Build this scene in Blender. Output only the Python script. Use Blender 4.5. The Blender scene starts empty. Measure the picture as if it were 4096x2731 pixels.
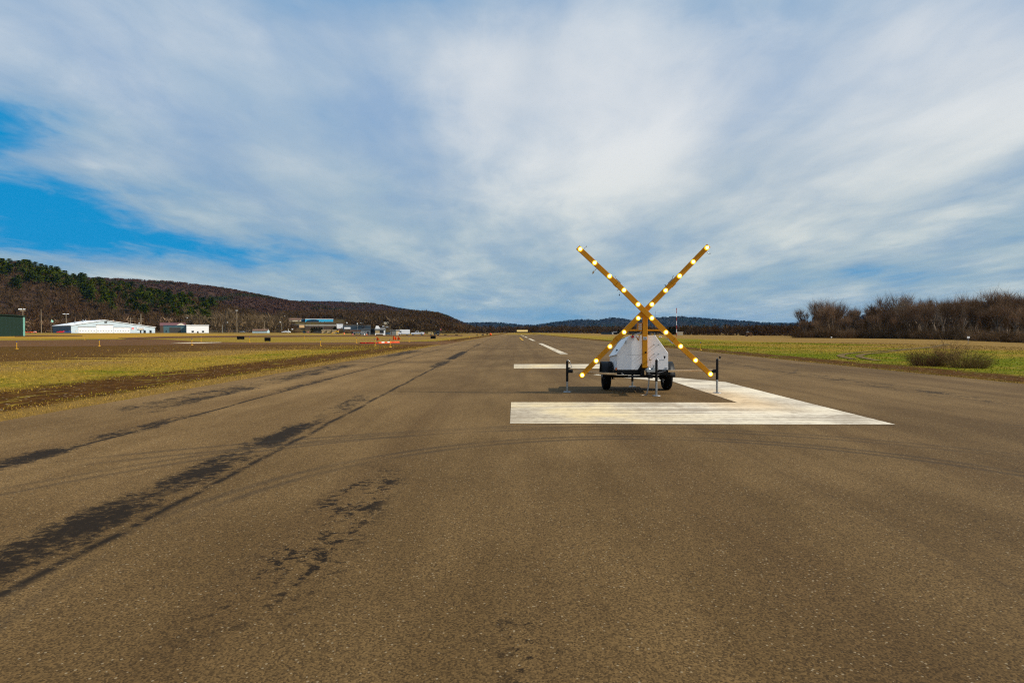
import bpy, math, random
import numpy as np
from mathutils import Vector, Matrix, Euler
R_ = math.radians
sc = bpy.context.scene
COL = sc.collection

# ------------------------------------------------------------------ camera
F = 2330.0            # focal length in pixels of the 4096 px wide photograph
HOR = 1329.0          # horizon row
VPX = 2060.0          # column the runway runs towards
CAMH = 1.48
cam_d = bpy.data.cameras.new('camera')
cam = bpy.data.objects.new('camera', cam_d); COL.objects.link(cam)
cam_d.sensor_width = 36.0; cam_d.lens = F / 4096 * 36.0
cam_d.clip_start = 0.05; cam_d.clip_end = 40000
pitch = math.atan((1365.5 - HOR) / F); yaw = math.atan((VPX - 2048) / F)
cam.location = (0, 0, CAMH)
cam.rotation_euler = (math.pi / 2 - pitch, 0, yaw)
sc.camera = cam
RM = Euler((math.pi / 2 - pitch, 0, yaw)).to_matrix()

# ------------------------------------------------------------------ light
SUN_EL, SUN_AZ = 38.0, 8.0       # degrees; azimuth measured from +X towards the camera
S = Vector((math.cos(R_(SUN_EL)) * math.cos(R_(SUN_AZ)), -math.cos(R_(SUN_EL)) * math.sin(R_(SUN_AZ)), math.sin(R_(SUN_EL))))
sun_d = bpy.data.lights.new('sun', 'SUN'); sun_d.energy = 5.0; sun_d.angle = R_(0.53); sun_d.color = (1.0, 0.93, 0.81)
sun = bpy.data.objects.new('sun', sun_d); COL.objects.link(sun)
sun.rotation_euler = S.to_track_quat('Z', 'Y').to_euler(); sun.location = S * 500

sc.cycles.use_denoising = False; sc.cycles.caustics_reflective = False; sc.cycles.caustics_refractive = False; sc.cycles.sample_clamp_indirect = 1.2; sc.cycles.blur_glossy = 1.0; sc.cycles.filter_width = 1.2
sc.view_settings.view_transform = 'Standard'; sc.view_settings.look = 'None'
sc.view_settings.exposure = 0.0; sc.view_settings.gamma = 1.0; sc.view_settings.use_curve_mapping = False


class NT:
    """small node-tree helper"""
    def __init__(self, tree):
        self.t = tree; tree.nodes.clear()
    def n(self, typ, **kw):
        nd = self.t.nodes.new(typ)
        for k, v in kw.items():
            if k == 'ins':
                for i, val in v.items(): nd.inputs[i].default_value = val
            else: setattr(nd, k, v)
        return nd
    def l(self, a, b): self.t.links.new(a, b)
    def val(self, x, sock):
        if hasattr(x, 'is_linked'): self.l(x, sock)
        else: sock.default_value = x
    def math(self, op, a, b=0.0, c=None, clamp=False):
        nd = self.n('ShaderNodeMath', operation=op, use_clamp=clamp)
        self.val(a, nd.inputs[0]); self.val(b, nd.inputs[1])
        if c is not None: self.val(c, nd.inputs[2])
        return nd.outputs[0]
    def mix(self, f, a, b, blend='MIX'):
        nd = self.n('ShaderNodeMix', data_type='RGBA', blend_type=blend)
        self.val(f, nd.inputs[0])
        for x, s in ((a, nd.inputs[6]), (b, nd.inputs[7])):
            if hasattr(x, 'is_linked'): self.l(x, s)
            else: s.default_value = (*x[:3], 1)
        return nd.outputs[2]
    def ramp(self, f, lo, hi, smooth=True):
        nd = self.n('ShaderNodeMapRange', interpolation_type='SMOOTHSTEP' if smooth else 'LINEAR')
        self.val(f, nd.inputs[0]); nd.inputs[1].default_value = lo; nd.inputs[2].default_value = hi
        return nd.outputs[0]
    def noise(self, vec, scale, detail=4.0, rough=0.55, dist=0.0, out=0):
        nd = self.n('ShaderNodeTexNoise')
        nd.inputs['Scale'].default_value = scale; nd.inputs['Detail'].default_value = detail
        nd.inputs['Roughness'].default_value = rough; nd.inputs['Distortion'].default_value = dist
        if vec is not None: self.l(vec, nd.inputs['Vector'])
        return nd.outputs[out]
    def scale(self, vec, s, loc=(0, 0, 0)):
        nd = self.n('ShaderNodeMapping'); self.l(vec, nd.inputs[0])
        nd.inputs['Scale'].default_value = s; nd.inputs['Location'].default_value = loc
        return nd.outputs[0]
    def comb(self, x, y, z=0.0):
        nd = self.n('ShaderNodeCombineXYZ')
        for i, v in enumerate((x, y, z)): self.val(v, nd.inputs[i])
        return nd.outputs[0]
    def band(self, x, a, b, soft):
        return self.math('MULTIPLY', self.ramp(x, a - soft, a + soft), self.math('SUBTRACT', 1.0, self.ramp(x, b - soft, b + soft)))


# ------------------------------------------------------------------ sky
w = bpy.data.worlds.new('World'); sc.world = w; w.use_nodes = True
T = NT(w.node_tree)
out = T.n('ShaderNodeOutputWorld'); bg = T.n('ShaderNodeBackground'); bg.inputs[1].default_value = 0.1
T.l(bg.outputs[0], out.inputs[0])
sky = T.n('ShaderNodeTexSky', sky_type='NISHITA', sun_disc=False, sun_elevation=R_(SUN_EL), sun_rotation=R_(90 + SUN_AZ),
          altitude=450, air_density=1.0, dust_density=0.3, ozone_density=2.5)
tc = T.n('ShaderNodeTexCoord'); sep = T.n('ShaderNodeSeparateXYZ'); T.l(tc.outputs['Generated'], sep.inputs[0])
dx, dy, dz = sep.outputs
zc = T.math('MAXIMUM', dz, 0.0)
den = T.math('ADD', zc, 0.10)
p = T.comb(T.math('DIVIDE', dx, den), T.math('DIVIDE', dy, den), 0.0)
wob = T.noise(p, 0.9, 3, 0.5, 0, out=1)
pw = T.n('ShaderNodeVectorMath', operation='MULTIPLY_ADD'); T.l(wob, pw.inputs[0]); pw.inputs[1].default_value = (0.35, 0.45, 0); T.l(p, pw.inputs[2])
P = pw.outputs[0]
c1 = T.noise(T.scale(P, (0.95, 0.40, 1), (1.7, 0.3, 0)), 1.0, 5, 0.48, 0.05)
c2 = T.noise(T.scale(P, (2.3, 1.05, 1), (5.1, 2.2, 3.0)), 1.0, 6, 0.52, 0.1)
c3 = T.noise(T.scale(P, (7.0, 3.4, 1), (0.4, 8.2, 7.0)), 1.0, 5, 0.55, 0.15)
# tangent coordinates of the northern sky for the larger shapes of the cloud deck
ay = T.math('MAXIMUM', dy, 0.15)
wv = T.noise(T.scale(tc.outputs['Generated'], (5, 5, 14)), 1.0, 5, 0.6, 0.2, out=1)
wsep = T.n('ShaderNodeSeparateXYZ'); T.l(wv, wsep.inputs[0])
U = T.math('ADD', T.math('DIVIDE', dx, ay), T.math('MULTIPLY', T.math('SUBTRACT', wsep.outputs[0], 0.5), 0.30))
V = T.math('ADD', T.math('DIVIDE', dz, ay), T.math('MULTIPLY', T.math('SUBTRACT', wsep.outputs[1], 0.5), 0.09))
def blob(px, py, sx, sy, amp, tilt=0.0):
    u0, v0 = (px - VPX) / F, (HOR - py) / F
    du = T.math('DIVIDE', T.math('SUBTRACT', U, u0), sx / F)
    dv0 = T.math('SUBTRACT', V, v0)
    if tilt: dv0 = T.math('ADD', dv0, T.math('MULTIPLY', T.math('SUBTRACT', U, u0), tilt))
    dv = T.math('DIVIDE', dv0, sy / F)
    r = T.math('ADD', T.math('MULTIPLY', du, du), T.math('MULTIPLY', dv, dv))
    return T.math('MULTIPLY', T.math('EXPONENT', T.math('MULTIPLY', r, -1.0)), amp)
def total(lst):
    s = None
    for b in lst: s = b if s is None else T.math('ADD', s, b)
    return s
holes = total([blob(60, 800, 620, 120, 1.0, 0.10), blob(700, 985, 620, 75, 0.85, 0.12), blob(30, 500, 300, 150, 1.05),
               blob(150, 985, 420, 60, 0.7, 0.08), blob(1500, 0, 560, 90, 0.34), blob(2950, 40, 340, 90, 0.28),
               blob(3600, 1120, 520, 45, 0.36), blob(4050, 880, 300, 90, 0.30), blob(1300, 1230, 1500, 55, 0.30), blob(2100, 1270, 500, 35, 0.35),
               blob(1500, 480, 300, 160, 0.10)])
lifts = total([blob(2020, 330, 480, 280, 0.28), blob(3900, 330, 620, 360, 0.34), blob(2700, 420, 520, 420, 0.22), blob(1600, 800, 900, 200, 0.08),
               blob(3200, 780, 700, 240, 0.20), blob(900, 620, 600, 200, 0.07), blob(700, 150, 800, 150, 0.06)])
base = T.math('ADD', T.math('MULTIPLY', c1, 0.70), T.math('ADD', T.math('MULTIPLY', c2, 0.34), T.math('MULTIPLY', c3, 0.14)))
dens = T.math('ADD', T.math('SUBTRACT', T.math('ADD', base, 0.06), T.math('MULTIPLY', holes, 0.58)), lifts)
dens = T.math('ADD', dens, T.math('MULTIPLY', T.math('SUBTRACT', T.noise(T.scale(P, (5.0, 3.2, 1), (9, 4, 2)), 1.0, 8, 0.62, 0.5), 0.5), T.math('ADD', 0.24, T.math('MULTIPLY', holes, 0.45))))
cover = T.ramp(dens, 0.02, 0.60)
# clear blue: the Nishita sky made deeper
hs = T.n('ShaderNodeHueSaturation'); hs.inputs['Saturation'].default_value = 1.35; hs.inputs['Value'].default_value = 0.80; T.l(sky.outputs[0], hs.inputs['Color'])
blue0 = T.mix(0.94, T.mix(1.0, hs.outputs[0], (0.5, 0.9, 1.1), 'MULTIPLY'), (0.02, 2.75, 6.0))
blue = T.mix(T.ramp(dz, 0.0, 0.085), (1.9, 3.7, 5.2), blue0)
thin = T.mix(T.ramp(c2, 0.3, 0.7), (2.7, 4.15, 6.2), (3.5, 4.85, 6.3))
thick = T.mix(T.ramp(T.math('ADD', c1, T.math('MULTIPLY', c2, 0.35)), 0.42, 0.90), (4.9, 5.7, 6.6), (7.6, 7.9, 8.2))
cl = T.mix(T.ramp(dens, 0.50, 1.04), thin, thick)
cl = T.mix(1.0, cl, T.mix(T.ramp(dz, 0.05, 0.38), (0.97, 0.97, 0.86), (1.0, 1.0, 1.0)), 'MULTIPLY')
final = T.mix(cover, blue, cl)
T.l(final, bg.inputs[0])

# ------------------------------------------------------------------ helpers
def ss(a, b, x):
    t = min(1, max(0, (x - a) / (b - a))); return t * t * (3 - 2 * t)
RW_L, RW_R = -8.45, 14.4
def gz(x, y):
    """height of the ground"""
    z = 0.0
    if x < -60: z += 1.0 * ss(140, 235, y) * ss(-90, -150, x)
    if y > 300: z += 0.8 * ss(300, 900, y) * ss(-60, 0, x) * (1 - ss(60, 160, x))
    if x > 16: z -= 0.006 * min(x - 16, 400)
    if y > 545 and x < 0:
        z += 0.06 * (min(y, 1100) - 545) * ss(-0.06, -0.155, x / y)
    return z
def ray(px, py):
    return RM @ Vector(((px - 2048) / F, (1365.5 - py) / F, -1))
def at(px, py, Y):
    d = ray(px, py); return Vector((0, 0, CAMH)) + d * (Y / d.y)
def ground(px, py, z0=None):
    d = ray(px, py); z = 0.0
    if z0 is not None: return Vector((0, 0, CAMH)) + d * ((z0 - CAMH) / d.z)
    # march outwards until the ray meets the ground
    t = 3.0
    while t < 1500:
        q = Vector((0, 0, CAMH)) + d * t
        if q.z <= gz(q.x, q.y): break
        t *= 1.004
    q.z = gz(q.x, q.y); return q

class MB:
    def __init__(self): self.v = []; self.f = []; self.s = []
    def add(self, vs, fs, smooth=False):
        b = len(self.v); self.v += [tuple(q) for q in vs]
        for f in fs: self.f.append(tuple(i + b for i in f)); self.s.append(smooth)
        return self
    def box(self, c, s, rot=None):
        hx, hy, hz = s[0] / 2, s[1] / 2, s[2] / 2
        vs = [Vector((x * hx, y * hy, z * hz)) for x in (-1, 1) for y in (-1, 1) for z in (-1, 1)]
        if rot is not None: vs = [rot @ q for q in vs]
        return self.add([q + Vector(c) for q in vs], [(0, 1, 3, 2), (4, 6, 7, 5), (0, 4, 5, 1), (2, 3, 7, 6), (0, 2, 6, 4), (1, 5, 7, 3)])
    def bb(self, x0, x1, y0, y1, z0, z1):
        return self.box(((x0 + x1) / 2, (y0 + y1) / 2, (z0 + z1) / 2), (abs(x1 - x0), abs(y1 - y0), abs(z1 - z0)))
    def cyl(self, p0, p1, r0, r1=None, n=10, caps=True):
        r1 = r0 if r1 is None else r1
        p0, p1 = Vector(p0), Vector(p1); d = (p1 - p0).normalized()
        a = d.orthogonal().normalized(); b = d.cross(a)
        vs = []
        for pp, r in ((p0, r0), (p1, r1)):
            for i in range(n):
                t = 2 * math.pi * i / n; vs.append(pp + a * (r * math.cos(t)) + b * (r * math.sin(t)))
        self.add(vs, [(i, (i + 1) % n, n + (i + 1) % n, n + i) for i in range(n)], True)
        if caps:
            self.add(vs[:n], [tuple(range(n))[::-1]]); self.add(vs[n:], [tuple(range(n))])
        return self
    def tube(self, pts, r, n=6):
        for a, b in zip(pts[:-1], pts[1:]): self.cyl(a, b, r, r, n)
        return self
    def prism(self, poly, y0, y1):
        """polygon in x,z pulled from y0 to y1"""
        n = len(poly)
        vs = [(x, y0, z) for x, z in poly] + [(x, y1, z) for x, z in poly]
        return self.add(vs, [tuple(range(n)), tuple(range(2 * n - 1, n - 1, -1))] + [(i, n + i, n + (i + 1) % n, (i + 1) % n) for i in range(n)])
    def sphere(self, c, r, nu=12, nv=7, sc_=(1, 1, 1)):
        vs = []; fs = []
        for j in range(nv + 1):
            th = math.pi * j / nv
            for i in range(nu):
                ph = 2 * math.pi * i / nu
                vs.append((c[0] + r * sc_[0] * math.sin(th) * math.cos(ph), c[1] + r * sc_[1] * math.sin(th) * math.sin(ph), c[2] + r * sc_[2] * math.cos(th)))
        for j in range(nv):
            for i in range(nu):
                fs.append((j * nu + i, j * nu + (i + 1) % nu, (j + 1) * nu + (i + 1) % nu, (j + 1) * nu + i))
        return self.add(vs, fs, True)
    def torus(self, c, ax, R, r, n=24, m=8):
        ax = Vector(ax).normalized(); a = ax.orthogonal().normalized(); b = ax.cross(a); vs = []; fs = []
        for i in range(n):
            t = 2 * math.pi * i / n; d = a * math.cos(t) + b * math.sin(t)
            for j in range(m):
                u = 2 * math.pi * j / m; vs.append(Vector(c) + d * (R + r * math.cos(u)) + ax * (r * math.sin(u)))
        for i in range(n):
            for j in range(m): fs.append((i * m + j, ((i + 1) % n) * m + j, ((i + 1) % n) * m + (j + 1) % m, i * m + (j + 1) % m))
        return self.add(vs, fs, True)
    def lathe(self, c, ax, prof, n=24):
        """prof: (along axis, radius)"""
        ax = Vector(ax).normalized(); a = ax.orthogonal().normalized(); b = ax.cross(a); vs = []; fs = []; k = len(prof)
        for i in range(n):
            t = 2 * math.pi * i / n; d = a * math.cos(t) + b * math.sin(t)
            for h, r in prof: vs.append(Vector(c) + ax * h + d * r)
        for i in range(n):
            for j in range(k - 1): fs.append((i * k + j, i * k + j + 1, ((i + 1) % n) * k + j + 1, ((i + 1) % n) * k + j))
        return self.add(vs, fs, True)
    def build(self, name, mat, parent=None, bevel=0.0, loc=None):
        me = bpy.data.meshes.new(name); me.from_pydata(self.v, [], self.f); me.update()
        me.polygons.foreach_set('use_smooth', self.s)
        me.materials.append(mat)
        o = bpy.data.objects.new(name, me); COL.objects.link(o)
        if parent is not None: o.parent = parent
        if loc is not None: o.location = loc
        if bevel:
            m = o.modifiers.new('bevel', 'BEVEL'); m.width = bevel; m.segments = 2; m.limit_method = 'ANGLE'; m.angle_limit = R_(40)
        return o

def tag(o, label=None, cat=None, group=None, kind=None):
    if label: o['label'] = label
    if cat: o['category'] = cat
    if group: o['group'] = group
    if kind: o['kind'] = kind
    return o
def empty(name, loc, label, cat, rz=0.0, group=None):
    o = bpy.data.objects.new(name, None); COL.objects.link(o); o.empty_display_size = 0.2
    o.location = loc; o.rotation_euler = (0, 0, rz)
    return tag(o, label, cat, group)
def copy_tree(o, parent=None):
    c = o.copy(); COL.objects.link(c)
    if parent is not None: c.parent = parent
    for ch in list(o.children): copy_tree(ch, c)
    return c
def tri_mesh(name, V_, mat, tris=None):
    """fast mesh from an (n,3) array; consecutive vertex triples are the triangles unless tris is given"""
    V_ = np.asarray(V_, dtype=np.float32)
    tris = np.arange(len(V_), dtype=np.int32).reshape(-1, 3) if tris is None else np.asarray(tris, dtype=np.int32)
    me = bpy.data.meshes.new(name); me.vertices.add(len(V_)); me.vertices.foreach_set('co', V_.ravel())
    me.loops.add(tris.size); me.loops.foreach_set('vertex_index', tris.ravel())
    me.polygons.add(len(tris)); me.polygons.foreach_set('loop_start', np.arange(0, tris.size, 3, dtype=np.int32))
    me.polygons.foreach_set('loop_total', np.full(len(tris), 3, dtype=np.int32))
    me.update(calc_edges=True); me.validate(); me.materials.append(mat); return me
def link(name, me, parent=None):
    o = bpy.data.objects.new(name, me); COL.objects.link(o)
    if parent is not None: o.parent = parent
    return o

# ------------------------------------------------------------------ materials
def pm(name, col, rough=0.6, metal=0.0, var=0.12, vscale=6.0, bump=0.0, bscale=60.0, spec=0.4, emit=None, coat=0.0):
    m = bpy.data.materials.new(name); m.use_nodes = True; t = NT(m.node_tree)
    o = t.n('ShaderNodeOutputMaterial'); b = t.n('ShaderNodeBsdfPrincipled'); t.l(b.outputs[0], o.inputs[0])
    b.inputs['Roughness'].default_value = rough; b.inputs['Metallic'].default_value = metal
    b.inputs['Specular IOR Level'].default_value = spec; b.inputs['Coat Weight'].default_value = coat
    cd = t.n('ShaderNodeTexCoord').outputs['Object']
    nz = t.noise(cd, vscale, 5, 0.6)
    lo = [c * (1 - var) for c in col]; hi = [min(1, c * (1 + var)) for c in col]
    t.l(t.mix(t.ramp(nz, 0.3, 0.7), lo, hi), b.inputs['Base Color'])
    t.l(t.math('ADD', t.math('MULTIPLY', t.noise(cd, vscale * 3, 3), 0.2), rough - 0.1), b.inputs['Roughness'])
    if bump:
        bp = t.n('ShaderNodeBump'); bp.inputs['Strength'].default_value = bump; bp.inputs['Distance'].default_value = 0.01
        t.l(t.noise(cd, bscale, 4), bp.inputs['Height']); t.l(bp.outputs[0], b.inputs['Normal'])
    if emit:
        b.inputs['Emission Color'].default_value = (*emit[:3], 1); b.inputs['Emission Strength'].default_value = emit[3]
    return m
def corrugated(name, col, pitch_, depth=0.02, rough=0.55):
    """ribbed sheet metal: ribs run upright, spaced along the object's x axis"""
    m = pm(name, col, rough, 0.0, 0.08, 0.4); t = m.node_tree; nt = NT.__new__(NT); nt.t = t
    b = [n for n in t.nodes if n.type == 'BSDF_PRINCIPLED'][0]
    cd = nt.n('ShaderNodeTexCoord').outputs['Object']; s = nt.n('ShaderNodeSeparateXYZ'); nt.l(cd, s.inputs[0])
    h = nt.math('PINGPONG', nt.math('ADD', s.outputs[0], s.outputs[1]), pitch_ / 2)
    bp = nt.n('ShaderNodeBump'); bp.inputs['Strength'].default_value = 0.8; bp.inputs['Distance'].default_value = depth
    nt.l(nt.math('DIVIDE', h, pitch_), bp.inputs['Height']); nt.l(bp.outputs[0], b.inputs['Normal'])
    return m

def new_mat(name):
    m = bpy.data.materials.new(name); m.use_nodes = True; t = NT(m.node_tree)
    o = t.n('ShaderNodeOutputMaterial'); b = t.n('ShaderNodeBsdfPrincipled'); t.l(b.outputs[0], o.inputs[0])
    b.inputs['Specular IOR Level'].default_value = 0.04; b.inputs['Roughness'].default_value = 0.95
    pos = t.n('ShaderNodeNewGeometry').outputs['Position']; s = t.n('ShaderNodeSeparateXYZ'); t.l(pos, s.inputs[0])
    return m, t, b, pos, s.outputs[0], s.outputs[1]

def grass_colour(t, pos, X, Y):
    """colours of the turf: green, yellow and straw patches by place"""
    big = t.noise(pos, 0.045, 4, 0.6, 0.5); mid = t.math('ADD', t.math('MULTIPLY', t.noise(t.scale(pos, (0.22, 0.42, 1)), 1.0, 6, 0.66, 0.6), 0.55), t.math('MULTIPLY', t.noise(t.scale(pos, (0.9, 1.3, 1)), 1.0, 4, 0.6, 0.4), 0.45)); fine = t.noise(pos, 5.0, 5, 0.7)
    green = t.mix(t.ramp(fine, 0.3, 0.75), (0.050, 0.066, 0.001), (0.190, 0.200, 0.003))
    yel = t.mix(t.ramp(fine, 0.3, 0.75), (0.140, 0.085, 0.006), (0.42, 0.270, 0.042))
    straw = t.mix(t.ramp(fine, 0.3, 0.75), (0.14, 0.076, 0.016), (0.33, 0.205, 0.060))
    k = t.math('ADD', t.math('MULTIPLY', big, 0.5), t.math('MULTIPLY', mid, 0.6))
    farR = t.math('MULTIPLY', t.ramp(t.math('ADD', X, t.math('MULTIPLY', big, 24)), 50, 66), 0.30)
    left = t.math('SUBTRACT', 1.0, t.ramp(X, -10, 10))
    k2 = t.math('ADD', k, t.math('ADD', farR, t.math('MULTIPLY', left, 0.06)))
    far = t.math('MULTIPLY', t.ramp(Y, 120, 200), 0.09)
    k2 = t.math('ADD', k2, t.math('MULTIPLY', t.band(t.math('ADD', X, t.math('MULTIPLY', mid, 6)), -33, -15.5, 2.0), 0.13)); k2 = t.math('SUBTRACT', k2, t.math('MULTIPLY', t.band(X, -18, -12, 1.5), 0.005))
    k2 = t.math('ADD', k2, far)
    c = t.mix(t.ramp(k2, 0.48, 0.62), green, yel)
    return t.mix(t.ramp(k2, 0.62, 0.76), c, straw), k2

def soil_mask(t, pos, X, Y):
    """bare earth along both runway edges and in front of the taxiway"""
    e = t.math('MULTIPLY', t.math('SUBTRACT', t.noise(pos, 0.8, 6, 0.7), 0.5), 3.2)
    e2 = t.math('MULTIPLY', t.math('SUBTRACT', t.noise(t.scale(pos, (0.07, 0.30, 1)), 1.0, 6, 0.68, 0.4), 0.5), 52.0)
    xl = t.math('ADD', X, e); xm = t.math('ADD', X, e2)
    near = t.math('MULTIPLY', t.math('ADD', t.band(xl, -13.2, -9.3, 0.6), t.band(xl, 14.7, 17.4, 0.6)), t.math('SUBTRACT', 1.0, t.math('MULTIPLY', t.ramp(t.noise(t.scale(pos, (1.2, 0.5, 1)), 1.0, 6, 0.72, 0.6), 0.54, 0.66), 0.85)))
    yb = t.math('ADD', Y, t.math('MULTIPLY', X, -0.02))
    stk = t.noise(t.scale(pos, (0.055, 0.38, 1)), 1.0, 6, 0.66, 0.5); mid = t.math('MULTIPLY', t.ramp(t.math('ADD', stk, t.math('MULTIPLY', t.band(X, -75, -25, 6.0), 0.28)), 0.585, 0.69), t.math('MULTIPLY', t.math('SUBTRACT', 1.0, t.ramp(X, -22, -17)), t.math('SUBTRACT', 1.0, t.ramp(Y, 78, 84))))
    strip = t.math('MULTIPLY', t.band(t.math('ADD', Y, t.math('MULTIPLY', e, 2.5)), 50, 72, 3.0), t.band(X, -46, -8, 2.0))
    return t.math('MAXIMUM', near, t.math('MAXIMUM', t.math('MULTIPLY', mid, 0.9), t.math('MULTIPLY', strip, 0.85)), clamp=True)

def ground_mat():
    m, t, b, pos, X, Y = new_mat('turf_and_soil')
    g, _ = grass_colour(t, pos, X, Y)
    n1 = t.noise(pos, 2.5, 6, 0.7); n2 = t.noise(pos, 16, 4, 0.7)
    soil = t.mix(t.ramp(n1, 0.3, 0.7), (0.040, 0.0155, 0.002), (0.115, 0.050, 0.009))
    vor = t.n('ShaderNodeTexVoronoi'); vor.inputs['Scale'].default_value = 11; t.l(pos, vor.inputs['Vector'])
    wn = t.n('ShaderNodeTexWhiteNoise'); t.l(vor.outputs['Position'], wn.inputs['Vector'])
    stone = t.math('MULTIPLY', t.math('LESS_THAN', vor.outputs['Distance'], 0.30), t.math('GREATER_THAN', wn.outputs['Value'], 0.90))
    soil = t.mix(stone, soil, t.mix(wn.outputs['Value'], (0.12, 0.08, 0.045), (0.42, 0.30, 0.17)))
    msk = soil_mask(t, pos, X, Y)
    c = t.mix(msk, g, soil)
    # straw along the very edge of the pavement
    fr = t.math('MULTIPLY', t.math('MAXIMUM', t.band(X, -9.5, -8.2, 0.2), t.band(X, 14.2, 14.9, 0.12)), t.ramp(n1, 0.3, 0.5))
    c = t.mix(fr, c, t.mix(n2, (0.10, 0.055, 0.012), (0.34, 0.20, 0.05)))
    gold = t.math('MULTIPLY', t.math('MULTIPLY', t.band(t.math('ADD', Y, t.math('MULTIPLY', n1, 20)), 150, 250, 8), t.math('SUBTRACT', 1.0, t.ramp(X, -90, -70))), t.ramp(X, -190, -120))
    c = t.mix(gold, c, t.mix(n2, (0.26, 0.13, 0.012), (0.46, 0.27, 0.035)))
    far = t.math('MULTIPLY', t.ramp(t.math('ADD', Y, t.math('MULTIPLY', t.noise(pos, 0.02, 4), 60)), 540, 590), t.math('SUBTRACT', 1.0, t.ramp(X, -70, -25)))
    c = t.mix(far, c, t.mix(t.ramp(t.noise(pos, 0.03, 5, 0.65), 0.42, 0.6), (0.048, 0.028, 0.011), (0.080, 0.056, 0.014)))
    t.l(c, b.inputs['Base Color'])
    bp = t.n('ShaderNodeBump'); bp.inputs['Strength'].default_value = 0.9; bp.inputs['Distance'].default_value = 0.06
    t.l(t.math('ADD', t.noise(pos, 9, 6, 0.7), t.math('MULTIPLY', n1, 1.5)), bp.inputs['Height']); t.l(bp.outputs[0], b.inputs['Normal'])
    return m
def blade_mat():
    m, t, b, pos, X, Y = new_mat('grass_blades')
    g, _ = grass_colour(t, pos, X, Y)
    fr = t.math('MAXIMUM', t.band(X, -9.7, -8.0, 0.2), t.band(X, 14.0, 15.0, 0.12))
    g = t.mix(t.math('MULTIPLY', fr, 0.85), g, t.mix(t.noise(pos, 7, 3), (0.14, 0.08, 0.016), (0.36, 0.22, 0.055)))
    g = t.mix(0.45, g, g, 'ADD'); t.l(t.mix(t.ramp(t.noise(pos, 40, 2), 0.35, 0.7), t.mix(0.25, g, (0.04, 0.035, 0.004)), g), b.inputs['Base Color'])
    return m

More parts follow.
